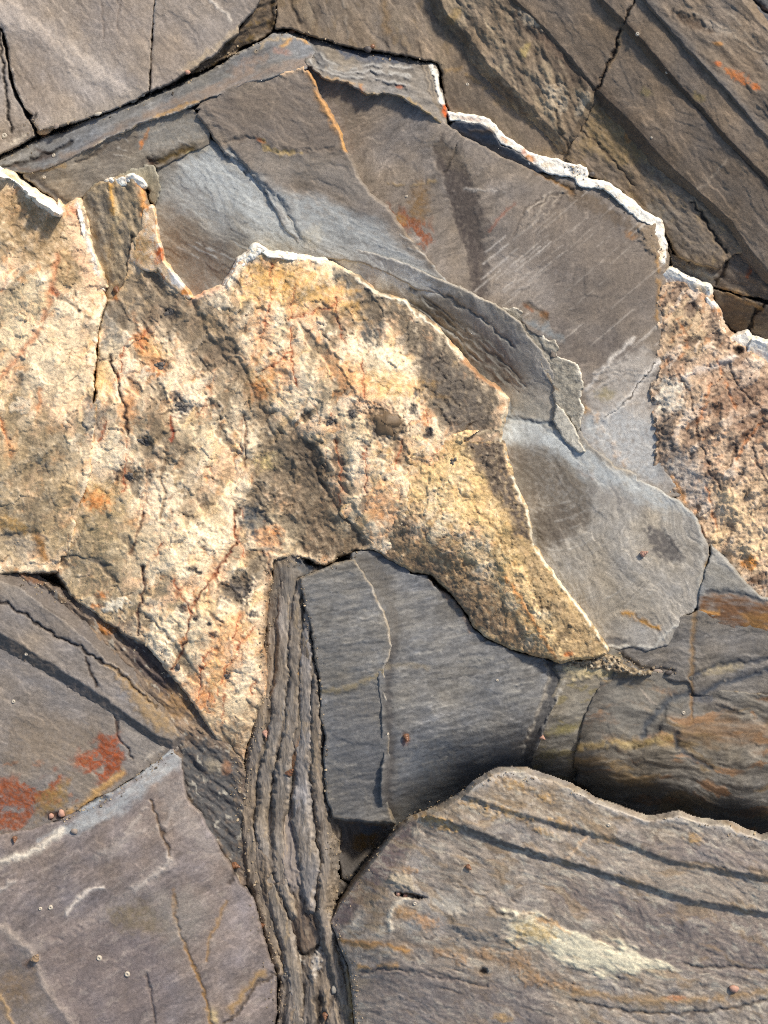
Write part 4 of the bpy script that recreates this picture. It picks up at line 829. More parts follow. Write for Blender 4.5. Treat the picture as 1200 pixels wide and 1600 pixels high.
p.area([(552,815),(600,800),(650,810),(640,850),(600,860),(570,840)],(94,82,72),.6,12,14,10)
p.area([(580,855),(620,835),(700,850),(770,910),(830,1000),(850,1026),(790,1010),(735,978),(690,915),(620,885)],(134,112,86),.75,14,22,9).area([(600,868),(680,900),(735,970),(800,1010),(790,990),(730,930),(680,880)],(104,88,72),.6,10,12,6)  # lower left face: its shade painted in brown, deepest along the foot
p.area([(720,690),(786,688),(800,745),(824,800),(834,850),(810,840),(780,790),(750,740)],(88,76,64),.9,7,14,8).area([(640,730),(720,700),(760,760),(800,830),(760,840),(690,800)],(218,186,130),.5,18,20,12)
p.area([(800,830),(850,880),(900,950),(940,1005),(930,1026),(890,1030),(870,1000),(840,930)],(152,130,98),.65,9,20,6)
p.area([(795,880),(815,890),(835,930),(860,975),(878,1024),(862,1020),(840,975),(815,925)],(214,186,140),.75,7,8,8,dh=1.5).line([(790,900),(820,950),(850,1000),(868,1028)],3,(206,140,76),.55,.8,.3)
for q in [(812,905,6,8),(838,940,5,10),(846,962,7,8),(856,985,6,6),(850,950,10,4),(868,1010,5,9),(880,992,6,12)]: p.spot(*q,(108,92,70),.6,40,.5,5,.8,-1.2)
p.line([(800,880),(775,830),(740,790)],1.8,(120,96,66),.5,-1.2,.3).line([(845,955),(860,948),(875,950)],2,(110,92,70),.5,-1).spot(888,1022,6,4,(206,120,60),.7)
p.spot(845,960,12,8,(226,212,184),.6)
p.line([(800,745),(824,800),(834,852),(868,902),(908,952),(948,1014)],1.9,(226,218,200),.75,1.2,.3)
p.build('quartz_block','quartz',F,'golden wedge shaped block pointing to the lower right')

for poly, z, sd, lab in [([(-150,225),(-40,258),(0,260),(20,264),(36,276),(46,290),(53,299),(62,304),(76,311),(90,318),(99,329),(92,335),(76,323),(62,315),(45,302),(30,287),(15,279),(0,274),(-150,240)],[(0,266,22),(50,298,22),(98,328,20)],340,'broken white rim at the upper left'),
        ([(166,284),(190,278),(207,275),(221,281),(228,293),(219,296),(206,290),(190,291),(174,295)],[(168,285,22),(205,280,27),(226,292,25)],342,'small white cap of the rough dark block'),
        ([(350,447),(361,428),(376,404),(390,391),(399,383),(413,390),(404,398),(387,409),(371,430),(357,447)],[(352,446,21),(399,386,31),(375,415,26)],344,'white peak right of the notch'),
        ([(404,388),(420,394),(446,397),(480,401),(508,407),(502,411),(478,407),(446,404),(418,400)],[(404,390,31),(450,400,30),(508,408,28)],346,None),
        ([(120,318),(126,320),(132,350),(144,388),(156,425),(164,452),(158,452),(148,425),(136,390),(126,355)],[(122,320,18),(140,380,15),(162,450,11)],348,'pale upright rim beside the rough dark block')]:
    p = Piece(poly, z, (240,235,226), sd, 1.6, 1.2, 4, 14, chip=1., grow=1.2)
    p.tone(14,.1,dh=1.2).tone(5,.1,oc=3,dh=.6).mott(12,.35,.9,(224,186,140),.5).mott(7,.6,1.,(130,118,106),.5,seed=4)
    p.build('white_rim','vein',F,lab)

# ================================================================ H: mottled pink brown quartz at right
H = thing('quartz_mass', 'mottled pink, brown and white quartz rock against the right edge below the white vein', 'rock', 1120, 680)
p = Piece([(1034,448),(1060,446),(1090,458),(1104,466),(1112,488),(1122,512),(1140,536),(1160,546),(1180,562),(1210,580),(1420,720),(1420,980),(1210,938),(1184,930),(1160,905),(1135,876),(1112,850),(1098,830),(1084,806),(1062,780),(1040,762),(1030,740),(1026,712),(1032,690),(1026,660),(1022,640),(1020,610),(1030,580),(1028,540),(1030,500)],
          [(1040,450,16),(1100,465,15),(1200,580,18),(1025,620,15),(1030,720,9),(1090,810,2),(1180,925,4),(1210,760,18),(1120,640,18),(1130,760,12)], (192,166,140), 330, 4.5, 5, 2.5, chip=1.6, grow=5.)
p.tone(70,.1).tone(14,.16,-50,2,seed=2,dh=1).tone(5,.14,oc=2,seed=3,dh=.4)
p.facet(20,1.7,.09,0,1.6,-45).facet(8,.4,.07,3)
p.area([(1040,470),(1090,470),(1120,540),(1080,560),(1040,550)],(178,156,124),.6,14,20,10)
p.mott(30,.0,.55,(114,92,76),.7,-50,2,seed=3,dh=-1).mott(18,.25,.7,(84,66,56),.75,-40,2,seed=7,dh=-1.2).mott(26,.25,.65,(226,208,190),.65,-50,2,seed=11,dh=1).mott(14,.45,.85,(176,124,80),.5,-50,2,seed=15).mott(20,.3,.8,(210,176,148),.5,-50,2,seed=21)
p.relief(2.4,40,-45,1.6,4,3).relief(.8,14,-45,1.6,4,4).relief(.25,6,0,1,3,5)
p.line([(1068,588),(1090,580),(1115,572),(1145,558)],4.5,(206,192,180),.85,1.5,.2).line([(1030,565),(1050,545),(1075,520)],3,(150,130,110),.4,.5,.4)
p.area([(1022,600),(1050,590),(1080,600),(1060,620),(1070,640),(1040,650),(1025,640)],(214,206,192),.7,8,10,9,dh=1).area([(1030,640),(1050,640),(1060,720),(1050,740),(1034,740),(1030,700)],(92,84,78),.7,9,12,8)
p.area([(1036,740),(1060,700),(1090,720),(1110,770),(1100,800),(1070,790)],(178,174,170),.5,14,14,12).area([(1110,760),(1210,740),(1210,860),(1150,900),(1110,850)],(206,180,146),.5,20,20,14)
p.area([(1100,590),(1160,570),(1210,600),(1210,680),(1160,690),(1110,650)],(130,100,80),.5,20,18,16)
for q in [[(1022,600),(1020,640),(1030,690),(1028,730),(1045,760),(1060,785)],[(1060,580),(1080,620),(1090,680),(1110,740),(1130,770)],[(1140,570),(1150,600),(1190,640),(1210,650)],[(1180,660),(1150,700),(1140,730)],[(1175,700),(1190,740),(1205,760)]]: p.line(q,1.6,(84,62,48),.6,-1.2,.3)
for q in [[(1090,660),(1100,640),(1110,600)],[(1150,720),(1165,690),(1190,660)],[(1060,500),(1075,540),(1060,560)],[(1105,760),(1120,830)],[(1120,560),(1135,600),(1150,640)]]: p.line(q,2,(190,120,66),.5,-.8,.35)
for q in [(1170,862,18,10),(1178,885,14,8),(1190,850,16,20),(1160,810,16,14),(1140,780,14,10),(1120,840,10,14)]: p.spot(*q,(224,196,156),.65,30,.7,8,.8,1.2)
p.spot(1172,880,14,10,(206,138,62),.8).spot(1190,905,14,12,(120,96,74),.6).spot(1153,548,7,6,(28,22,18),.8,0,.5,5,.3,-6)
p.line([(1050,745),(1065,770),(1072,784)],3,(188,138,84),.6,.5,.3).line([(1084,806),(1100,835),(1110,850)],2.4,(90,66,50),.6,-1.5)
p.area([(1095,840),(1130,870),(1185,930),(1150,930),(1105,900)],(152,152,150),.7,10,14,7)
p.build('quartz_block','quartz',H)
# ================================================================ I: dark slate block, lower centre
I = thing('slate_block', 'dark blue grey slate block with a stepped face, below the point of the golden quartz', 'rock', 650, 1080)
p = Piece([(556,870),(580,868),(592,872),(620,890),(650,897),(666,898),(672,906),(688,922),(702,930),(718,945),(728,962),(738,982),(760,998),(790,1012),(815,1022),(852,1030),(874,1036),(884,1062),(876,1082),(862,1110),(850,1140),(838,1175),(836,1205),(800,1230),(720,1260),(640,1300),(616,1290),(605,1270),(602,1230),(606,1180),(604,1130),(600,1080),(598,1050),(610,1010),(612,980),(600,950),(585,920)],
          [(560,872,4),(670,900,2),(740,985,2),(870,1040,4),(620,980,8),(610,1180,6),(850,1150,0),(740,1100,10),(690,1165,6),(640,1215,2),(680,1220,-22),(760,1150,4),(750,1195,-24),(760,1225,-80),(830,1170,-14),(820,1215,-70),(700,1255,-84),(640,1260,-40),(640,1300,-96),(610,1270,-16),(612,1300,-50)], (104,104,105), 400, 1.8, 4, 3.5, grow=lambda x, y: 8. * (x < 640))
p.slate(-16,1.2).tone(9,.13,-14,4,seed=9,dh=.5).mott(20,.25,.9,(140,138,134),.4,-14,3,seed=4)
p.area([(556,870),(590,872),(610,900),(612,940),(630,975),(614,1000),(600,950),(580,915)],(94,90,85),.55,9,14,6)
p.area([(850,1030),(878,1036),(884,1062),(872,1090),(850,1130),(836,1170),(838,1204),(812,1200),(820,1160),(838,1120),(852,1080),(856,1050)],(70,70,72),.8,3.5,8,3,dh=-3.5)
p.line([(850,1032),(858,1050),(852,1085),(838,1120),(822,1158)],2.4,(150,144,136),.5,.8,.3)
p.area([(640,1170),(700,1150),(800,1160),(820,1200),(740,1250),(630,1290)],(82,90,102),.6,30,24,10)  # blue grey shade painted where the plate falls away to the boulder
p.line([(615,1000),(606,1060),(606,1120),(612,1180),(604,1240),(612,1275)],7,(78,76,76),.7,-1)
p.line([(672,902),(700,932),(726,962),(735,985)],3,(150,120,92),.35,.4,.4).line([(600,1042),(640,1038),(670,1045)],3,(128,118,100),.4)
for i in range(60):
    x, y = rr.uniform(620,830), rr.uniform(920,1200); L = rr.uniform(12,50)
    if y < 880 + (x - 620) * .75: continue
    p.line([(x,y),(x + L,y - L * .2)],1.3,(156,154,150) if i % 3 else (74,74,76),rr.uniform(.2,.45),.35,.4,.5)
p.spot(634,1156,5,8,(150,84,34),.6,0,.7)
p.build('plate','slate',I,'broad right plate darkening towards the boulder')
p = Piece([(470,904),(480,899),(508,890),(528,880),(554,874),(562,888),(578,912),(590,940),(602,962),(608,985),(612,1010),(608,1028),(600,1046),(600,1080),(606,1110),(608,1150),(610,1190),(604,1240),(606,1262),(616,1286),(590,1284),(560,1282),(520,1278),(508,1240),(506,1200),(508,1150),(500,1110),(500,1060),(492,1030),(488,990),(480,960),(473,930)],
          [(475,905,10),(555,876,10),(608,1000,14),(490,1000,8),(605,1150,12),(510,1150,6),(520,1275,-6),(612,1280,-8)], (108,107,106), 404, 1.6, 3.5, 3.5)
p.slate(-14,1.2).tone(9,.13,-12,4,seed=9,dh=.5)
p.line([(556,876),(575,905),(590,938),(604,965),(610,990),(611,1010),(600,1046),(604,1090)],1.6,(176,170,162),.6,.6,.25).line([(500,1082),(540,1076),(560,1070),(598,1050)],3.5,(138,124,92),.5,0,.3)  # first line: lit edge of the step painted pale
p.area([(510,1090),(590,1080),(604,1150),(600,1260),(520,1270),(508,1180)],(96,97,101),.5,24)
p.rim(3,(150,132,104),.35,.4)
for i in range(40):
    x, y = rr.uniform(484,580), rr.uniform(905,1240); L = rr.uniform(12,40)
    p.line([(x,y),(x + L,y - L * .2)],1.3,(154,151,146) if i % 3 else (78,76,76),rr.uniform(.2,.4),.35,.4,.5)
p.build('plate','slate',I,'narrow left plate')
# ragged left side of the block
p = Piece([(428,874),(440,870),(462,870),(474,874),(480,884),(505,886),(508,892),(480,900),(469,904),(472,930),(478,960),(486,990),(490,1030),(499,1060),(500,1110),(507,1150),(505,1200),(508,1240),(520,1280),(522,1310),(516,1340),(490,1330),(470,1280),(440,1230),(400,1210),(386,1190),(398,1140),(414,1090),(420,1060),(416,1000),(418,950),(424,905)],
          [(432,874,4),(475,880,6),(500,886,-6),(420,960,-6),(480,990,6),(418,1060,-8),(495,1100,2),(390,1190,-16),(505,1200,-2),(450,1150,-4),(515,1300,-22),(440,1230,-20)], (118,109,99), 408, 3, 5, 3.5, grow=lambda x, y: 8. * (x > 470) * (y > 910))
p.swirl(12,140).slate(82,1.2).tone(10,.14,84,5,seed=9,dh=.5).relief(2.2,34,82,3.5,3,5).mott(14,.3,.8,(76,68,60),.6,84,4,dh=-1.5)
p.area([(460,872),(505,886),(470,902),(462,890)],(84,92,102),.7,5,10,4,dh=-5)  # shadow under the quartz overhang painted into the gap
p.area([(430,880),(470,880),(470,920),(440,960),(426,960)],(116,112,108),.6,9)
p.line([(468,905),(476,940),(484,975),(486,1010),(497,1040),(500,1090),(508,1130),(506,1180),(510,1240)],3,(38,32,28),.8,-5).line([(470,940),(460,960),(448,985),(445,1010)],2.2,(164,134,92),.6,.8,.2).line([(440,960),(437,990),(450,1020),(460,1030)],2.4,(60,52,46),.6,-3)
p.line([(463,1050),(462,1080),(456,1110)],2.4,(172,134,80),.6,.8).spot(482,985,5,12,BLK,.8,0,.5,5,.4,-5).line([(460,1030),(475,1060),(478,1110)],2,(60,52,46),.6,-3,.2)
p.line([(414,1145),(420,1160)],4,(160,118,84),.6).line([(480,1150),(460,1185),(448,1210)],6,(148,104,66),.5,.6,.3).spot(453,1205,6,12,(150,104,64),.6,50).line([(416,1090),(428,1130),(408,1160)],5,(70,56,46),.5,-3)
for i in range(30):
    x, y = rr.uniform(410,495), rr.uniform(900,1250); L = rr.uniform(20,60)
    p.line([(x,y),(x + rr.uniform(-6,4),y + L)],1.4,(156,142,122) if i % 2 else (66,58,52),rr.uniform(.25,.5),.7 if i % 2 else -1.2,.4)
p.build('ragged_side','fibre',I,'ragged brown side split into upright flakes')

# ================================================================ N: upright fibrous schist between the two lower slabs
NS = thing('schist_band', 'brown fibrous upright schist band between the lower left slab and the lower right boulder', 'rock', 460, 1420)
p = Piece([(382,1190),(398,1196),(440,1220),(470,1260),(508,1290),(522,1330),(520,1370),(508,1410),(514,1450),(530,1480),(545,1510),(552,1560),(556,1620),(560,1760),(420,1760),(430,1620),(436,1560),(436,1500),(420,1460),(400,1400),(384,1340),(372,1280),(370,1230)],
          [(385,1195,-28),(480,1270,-22),(520,1330,-28),(372,1290,-24),(440,1350,-10),(510,1410,-18),(400,1420,-20),(470,1430,-14),(450,1500,-22),(535,1500,-8),(440,1600,-18),(550,1600,-4)], (116,107,99), 420, 3, 5, 3.5)
p.swirl(13,160).slate(82,1.2).tone(9,.2,84,9,seed=9,dh=.8).relief(2.8,26,80,6,4,5).mott(12,.2,.7,(66,56,48),.65,84,6,dh=-2).mott(16,.3,.8,(148,130,108),.5,82,6,seed=5,dh=1)
p.area([(440,1240),(475,1235),(500,1300),(498,1370),(470,1400),(445,1380),(436,1300)],(132,124,121),.85,7,16,7,ang=80,st=2,dh=3).spot(480,1340,8,50,(140,132,128),.4,10)
p.area([(445,1420),(505,1400),(505,1470),(480,1488),(455,1478)],(92,78,68),.6,10,14,6,ang=85,st=3).line([(455,1480),(475,1492),(495,1485),(508,1468)],3.5,(40,34,30),.7,-5)
p.line([(503,1280),(498,1320),(505,1370),(500,1410)],2.6,(52,44,38),.6,-3,.2).line([(505,1260),(498,1280)],5,(134,96,72),.4).spot(446,1220,10,20,(146,108,74),.5,40).line([(507,1420),(505,1440)],4,(130,90,58),.5)
p.spot(428,1373,7,10,(26,22,22),.9,60,.5,5,.3,-7).line([(372,1240),(380,1300),(398,1370),(410,1420),(430,1470)],4,(44,36,32),.7,-4,.2)
p.spot(458,1505,12,18,(206,200,190),.7,20,.5,7,.9,2).spot(494,1508,6,22,(196,190,184),.65,12,.6,6,.7,2).spot(440,1520,6,14,(90,90,92),.5).spot(415,1445,8,8,(140,90,64),.4).line([(548,1510),(550,1560),(555,1600)],5,(160,130,80),.6,1,.3)
p.line([(525,1455),(526,1490),(530,1500)],4,(170,160,150),.5,1).line([(498,1560),(497,1610)],4,(44,38,34),.7,-4).line([(472,1540),(474,1570)],3.5,(44,38,34),.7,-3)
for i in range(70):
    x, y = rr.uniform(385,545), rr.uniform(1200,1600); L = rr.uniform(20,70)
    p.line([(x,y),(x + rr.uniform(0,12),y + L)],1.4,(158,142,122) if i % 2 else (60,52,46),rr.uniform(.25,.5),.8 if i % 2 else -1.4,.4)
p.build('schist','fibre',NS)

# thin sheets that bend down from the side of the slate block into the band
for pts, w, dz, c, sd in [([(430,882),(424,960),(422,1050),(406,1130),(392,1210),(386,1290),(398,1370),(418,1440),(438,1520)],[5,8,7,9,8,9,9,8,4],-7,(122,112,102),480),
        ([(450,878),(443,960),(440,1050),(432,1130),(416,1210),(408,1290),(418,1370),(440,1440),(460,1520),(466,1620)],[8,9,9,10,9,8,9,8,9,9],-2,(132,124,116),481),
        ([(470,912),(460,980),(460,1050),(455,1130),(442,1200),(434,1290),(438,1370),(458,1430)],[5,8,8,9,9,9,8,3],1,(126,118,110),482),
        ([(480,955),(477,1040),(478,1120),(472,1200),(470,1280),(482,1350),(484,1420)],[4,8,9,10,12,13,4],3,(136,130,126),483),
        ([(491,1060),(493,1130),(495,1200),(502,1270),(510,1340),(503,1420),(520,1490),(538,1560),(544,1640)],[3,7,7,8,7,7,8,8,9],4,(124,115,106),484)]:
    z = [(x, y, float(np.interp(y, [870, 1000, 1120, 1250, 1400, 1620], [4, 3, 0, -9, -9, -12])) + dz) for x, y in pts]
    p = Piece(pts, z, c, sd, 2.5, 4, 1.5, 16, w, chip=1.6)
    p.swirl(7,120).slate(84,1.2).tone(7,.2,85,9,seed=9,dh=.6).mott(10,.3,.9,(82,72,64),.55,85,6).mott(9,.5,1.,(166,146,116),.4,85,7,seed=5)
    p.build('sheet','fibre',NS)

# ================================================================ O: small wedge down in the cleft
O = thing('wedge_stone', 'small dark stone with a yellow brown patch, wedged in the cleft left of the boulder', 'rock', 555, 1325)
p = Piece([(516,1280),(545,1278),(580,1280),(612,1286),(618,1296),(600,1310),(580,1330),(562,1352),(545,1378),(534,1372),(530,1340),(522,1310)], [(520,1286,-24),(600,1288,-50),(540,1370,-60),(590,1320,-80)], (98,94,92), 430, 2, 5, 4)
p.slate(60,1.3).area([(555,1305),(590,1300),(590,1316),(570,1330),(550,1325)],(110,84,44),.7,6,9,5).area([(560,1288),(600,1286),(600,1300),(565,1302)],(92,104,118),.6,5).line([(520,1284),(570,1283),(600,1288)],3,(140,116,92),.5,.5).line([(528,1300),(534,1330)],3,(60,52,46),.5,-2)
p.build('stone','slate',O)
p = Piece([(520,1372),(534,1376),(540,1384),(536,1396),(524,1404),(518,1395)], -44, (108,102,98), 432, 1.2, 5, 4)
p.slate(60,1.3); p.build('chip','slate',O)

# ================================================================ K: boulder, lower right
KB = thing('boulder', 'large grey boulder with pointed top edge and cream patch, lower right', 'rock', 880, 1420)
p = Piece([(516,1440),(540,1400),(580,1350),(612,1310),(625,1296),(640,1284),(660,1276),(690,1264),(730,1240),(745,1226),(762,1214),(780,1206),(800,1205),(820,1206),(842,1214),(866,1222),(890,1230),(905,1240),(930,1254),(955,1262),(985,1274),(1010,1282),(1035,1280),(1060,1274),(1080,1282),(1110,1288),(1140,1290),(1162,1302),(1190,1312),(1210,1306),(1420,1330),(1420,1760),(548,1760),(556,1620),(552,1560),(546,1510),(534,1484),(526,1462)],
          [(520,1440,-10),(560,1380,0),(620,1302,8),(545,1440,8),(600,1380,28),(660,1284,32),(640,1320,30),(600,1480,34),(740,1236,44),(790,1208,46),(900,1240,48),(1000,1285,46),(1200,1320,46),(700,1400,42),(900,1400,44),(1150,1420,42),(700,1580,26),(560,1600,8),(1000,1580,30),(1200,1560,34),(850,1480,42)], (139,130,122), 440, 1.1, 2.5, 4)
p.swirl(14,160).slate(20,.9).tone(14,.1,20,3,seed=9,dh=.15).relief(1.,44,20,1.6,4,5).relief(.25,9,10,1.2,3,6)
# left face turned from the sun: its purple shade is painted in
p.area([(518,1440),(560,1375),(625,1296),(655,1278),(640,1330),(610,1370),(570,1410),(530,1462)],(112,98,98),.75,8,16,6).line([(530,1460),(560,1430),(600,1395),(640,1330),(652,1290)],5,(150,136,124),.45,1.2,.3).line([(540,1455),(570,1428)],4,(190,182,172),.55,.6)
p.area([(548,1450),(600,1400),(620,1400),(610,1440),(570,1450)],(126,114,104),.5,9)
# crumbly brown-gold crest
p.area([(650,1285),(740,1238),(790,1210),(880,1230),(960,1280),(940,1300),(860,1280),(760,1260),(700,1280)],(134,120,102),.55,12,16,9).relief(.3,9,20,2,3,8)
for q in [(668,1278,24,7),(690,1290,20,8),(740,1258,18,6),(800,1225,24,7),(852,1246,14,6),(880,1288,20,7),(945,1312,16,6),(765,1272,16,6),(700,1290,16,6),(795,1270,30,7),(1085,1312,13,8),(850,1300,16,5)]: p.spot(*q,(176,142,92),.6,20,.6,8,.9,1)
p.mott(11,.35,.8,(178,168,156),.5,20,2,seed=31).mott(9,.4,.8,(96,86,80),.5,20,2,seed=33,dh=-.4).line([(740,1232),(790,1208),(860,1222),(960,1266),(1010,1286),(1060,1280),(1140,1296),(1200,1318)],4,(176,170,164),.6,1,.3)
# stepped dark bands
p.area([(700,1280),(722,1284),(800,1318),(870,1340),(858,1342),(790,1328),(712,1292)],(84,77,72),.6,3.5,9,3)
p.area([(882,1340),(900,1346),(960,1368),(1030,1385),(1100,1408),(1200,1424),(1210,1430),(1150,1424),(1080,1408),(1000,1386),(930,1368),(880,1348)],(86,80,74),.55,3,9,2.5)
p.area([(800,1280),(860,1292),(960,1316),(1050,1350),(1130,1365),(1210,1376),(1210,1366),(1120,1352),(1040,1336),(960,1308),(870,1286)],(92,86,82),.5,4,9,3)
up = [(640,1270),(700,1284),(800,1322),(870,1343),(960,1370),(1080,1408),(1200,1428),(1420,1470),(1420,1200),(800,1150),(660,1200)]
d = sdist(p.x * .7 + p.wx * .3,p.y * .7 + p.wy * .3,up); p.h += 7 * ss(-7,4,d); p.mix(np.exp(-((d - 7) / 3) ** 2) * ss(-.3, .5, fbm(p.x, p.y, 30, 3, 9)), (172,162,150), .4)  # raises the step and paints a pale highlight along its lip
up2 = [(690,1232),(790,1266),(870,1288),(960,1312),(1040,1344),(1130,1362),(1210,1374),(1420,1400),(1420,1200),(800,1100),(690,1180)]
d = sdist(p.x * .7 + p.wx * .3,p.y * .7 + p.wy * .3,up2); p.h += 5 * ss(-6,4,d); p.mix(np.exp(-((d - 7) / 3) ** 2) * ss(-.2, .5, fbm(p.x, p.y, 30, 3, 19)), (172,162,150), .35)  # second step, lip highlight painted in the same way
p.area([(910,1340),(960,1320),(1060,1360),(1200,1382),(1200,1420),(1080,1400),(960,1364)],(146,136,126),.55,12,20,8).area([(1000,1310),(1200,1330),(1200,1364),(1100,1350),(1010,1330)],(122,112,110),.5,10)
p.line([(888,1340),(905,1320),(918,1308)],2.4,(184,160,136),.7,.8).line([(1060,1372),(1080,1362),(1120,1356)],3,(160,150,138),.4,.5)
# lower part: purple slate, gold speckle, cream patch
p.area([(860,1370),(1000,1400),(1200,1440),(1200,1530),(1050,1520),(960,1450),(860,1410)],(114,104,102),.6,20)
p.mott(16,.35,.8,(190,184,170),.4,20,2.5,seed=51)
p.area([(790,1432),(830,1426),(870,1452),(900,1455),(930,1470),(980,1480),(1000,1500),(1050,1505),(1060,1514),(1010,1520),(940,1518),(880,1500),(850,1478),(800,1466)],(206,200,178),.9,10,14,16,ang=20,st=2.5,dh=2).area([(805,1440),(840,1440),(870,1460),(850,1475),(810,1462)],(166,142,92),.6,8,8,6).line([(786,1450),(800,1432),(830,1428)],3,(196,190,178),.6,1)
p.area([(820,1425),(862,1436),(895,1460),(880,1458)],(186,148,100),.5,6,7,5).mott(9,.5,.9,(196,190,176),.3,20,2,seed=35)
p.spot(640,1400,20,4,(24,22,22),.9,8,.5,6,.4,-9).area([(605,1375),(620,1364),(640,1368),(648,1390),(625,1388)],(176,164,144),.65,6,7,5,dh=3).line([(640,1402),(615,1418),(606,1435),(612,1450)],3.2,(206,196,180),.75,1.6,.2).spot(660,1440,20,10,(166,130,96),.65,10,.6,6,.7,1).spot(630,1425,18,9,(166,130,88),.6).spot(645,1448,14,9,(134,134,134),.7)
p.area([(700,1430),(760,1415),(800,1432),(780,1465),(720,1465)],(128,120,112),.7,9,14,6,dh=3).line([(760,1418),(790,1430),(800,1430)],2.6,(86,80,76),.6,-2).area([(680,1390),(720,1400),(740,1420),(690,1430),(660,1420)],(164,160,154),.5,10,9,8)
p.spot(730,1356,5,4,(170,128,92),.6).spot(755,1518,6,5,(24,20,18),.9,0,.5,5,.3,-6).line([(530,1470),(600,1476),(640,1486)],3,(184,136,70),.6,.5,.3).line([(552,1478),(585,1478)],3.5,(176,136,84),.6).line([(560,1512),(620,1508)],3.5,(180,140,84),.6,.5,.3)
p.line([(545,1472),(640,1476),(720,1486),(820,1510),(870,1526)],5,(120,100,82),.4).line([(560,1520),(620,1514),(680,1526),(760,1540)],2,(66,60,58),.55,-1.8,.2).line([(900,1548),(960,1560),(1040,1566),(1120,1560),(1200,1548)],5,(150,122,84),.5,.6,.3).spot(1055,1559,14,4,(180,124,84),.65,5).line([(900,1565),(980,1580),(1060,1585),(1150,1575),(1200,1560)],2.4,(66,60,58),.6,-2)
p.line([(1070,1508),(1130,1512),(1200,1515)],2.2,(70,64,62),.5,-1.8).mott(26,.3,.8,(142,120,92),.5,20,3,seed=41)
p.area([(580,1500),(700,1510),(840,1540),(900,1620),(600,1640),(560,1560)],(110,102,102),.5,24).line([(600,1590),(625,1556)],7,(146,138,132),.4).spot(960,1590,10,20,(140,126,112),.5,30).spot(785,1590,14,6,(182,150,104),.6)
for q in [(810,1500,16,14),(830,1530,20,10),(760,1490,14,8),(720,1500,10,8),(690,1490,14,6),(880,1540,30,6),(640,1360,12,5)]: p.spot(*q,(150,118,84),.55,10,.7,7,.9,1)
for i in range(80):
    x, y = rr.uniform(640,1180), rr.uniform(1300,1600); L = rr.uniform(12,50)
    p.line([(x,y),(x + L,y + L * .3)],1.4,(158,148,140) if i % 2 else (78,70,66),rr.uniform(.2,.42),.5 if i % 2 else -.7,.4,.5)
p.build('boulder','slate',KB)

# ================================================================ L: upper slab at lower left with rust stains
L = thing('rock_slab', 'grey slab with dark diagonal step and rust red stains, left edge below the quartz', 'rock', 120, 1120)
p = Piece([(-180,860),(0,890),(20,898),(60,916),(100,930),(150,958),(180,984),(230,1012),(262,1048),(290,1082),(318,1122),(342,1160),(372,1180),(378,1230),(384,1300),(386,1350),(376,1378),(356,1352),(330,1312),(306,1276),(282,1252),(276,1200),(274,1176),(262,1140),(220,1100),(160,1040),(100,980),(60,940),(0,915),(-180,890)],
          [(0,892,-6),(100,935,-4),(230,1015,-2),(320,1125,-4),(375,1185,-16),(380,1290,-16),(375,1360,-16),(310,1260,-2),(300,1190,-2),(160,1040,0),(40,925,-2)], (112,99,88), 450, 3, 4, 3.5, grow=8)
p.slate(42,1.5).tone(10,.2,42,4,seed=9,dh=1.2).relief(2.4,18,42,3,4,5).mott(12,.25,.8,(142,120,92),.5,42,3).mott(12,.3,.8,(72,62,58),.6,42,3,seed=5,dh=-1)
p.area([(195,1000),(240,1015),(270,1060),(300,1110),(280,1110),(240,1070),(205,1030)],(78,68,66),.85,7,10,5).spot(166,980,14,8,(176,118,64),.6,35).spot(160,985,10,4,(190,122,50),.6,35)
p.area([(0,890),(60,905),(90,930),(40,925),(0,915)],(112,108,108),.6,8).spot(20,893,8,5,(30,24,20),.9,10,.5,5,.3,-4).spot(36,893,8,4,(176,110,66),.7).spot(50,905,16,6,(110,76,48),.7,20)
p.area([(280,1160),(330,1160),(370,1195),(382,1290),(374,1360),(340,1320),(300,1265),(284,1220)],(74,74,76),.9,9,12,8).mott(9,.55,.9,(176,172,162),.5,60,2,seed=9).spot(335,1195,14,10,(150,140,122),.5,40).spot(355,1200,10,10,(124,90,66),.6).spot(276,1100,24,26,(152,120,78),.5,40,.8,8,.8)
p.build('crushed_edge','slate',L,'crushed brown edge against the quartz')
p = Piece([(-180,840),(-20,900),(0,904),(40,922),(60,940),(100,968),(140,1000),(170,1032),(200,1052),(236,1090),(262,1120),(282,1150),(270,1162),(250,1152),(200,1120),(165,1092),(140,1078),(100,1052),(60,1028),(0,990),(-180,900)],
          [(0,905,10),(60,942,10),(170,1035,10),(275,1150,6),(140,1078,14),(0,990,14)], (122,115,110), 454, 1.6, 4, .6, 34)
p.slate(30,1.05)
p.line([(0,938),(30,955),(60,975),(90,995),(120,1008),(150,1028),(180,1045),(215,1080),(245,1105)],1.8,(52,46,44),.8,-3).line([(134,1025),(138,1045),(148,1060),(150,1075)],1.8,(56,48,44),.8,-2).area([(170,1040),(215,1070),(265,1120),(275,1150),(240,1140),(215,1110)],(146,122,88),.6,9,9,9,dh=1).line([(118,998),(126,1004),(124,1012)],1.4,(84,78,74),.5)
p.area([(0,910),(50,925),(70,950),(30,945),(0,935)],(136,130,125),.4,8)
p.mix((p.d < 1).astype(float), (74,66,62), .5)  # downhill face darkened in colour, part stain, part painted shade
p.build('step','slate',L,'raised step along the dark diagonal band')
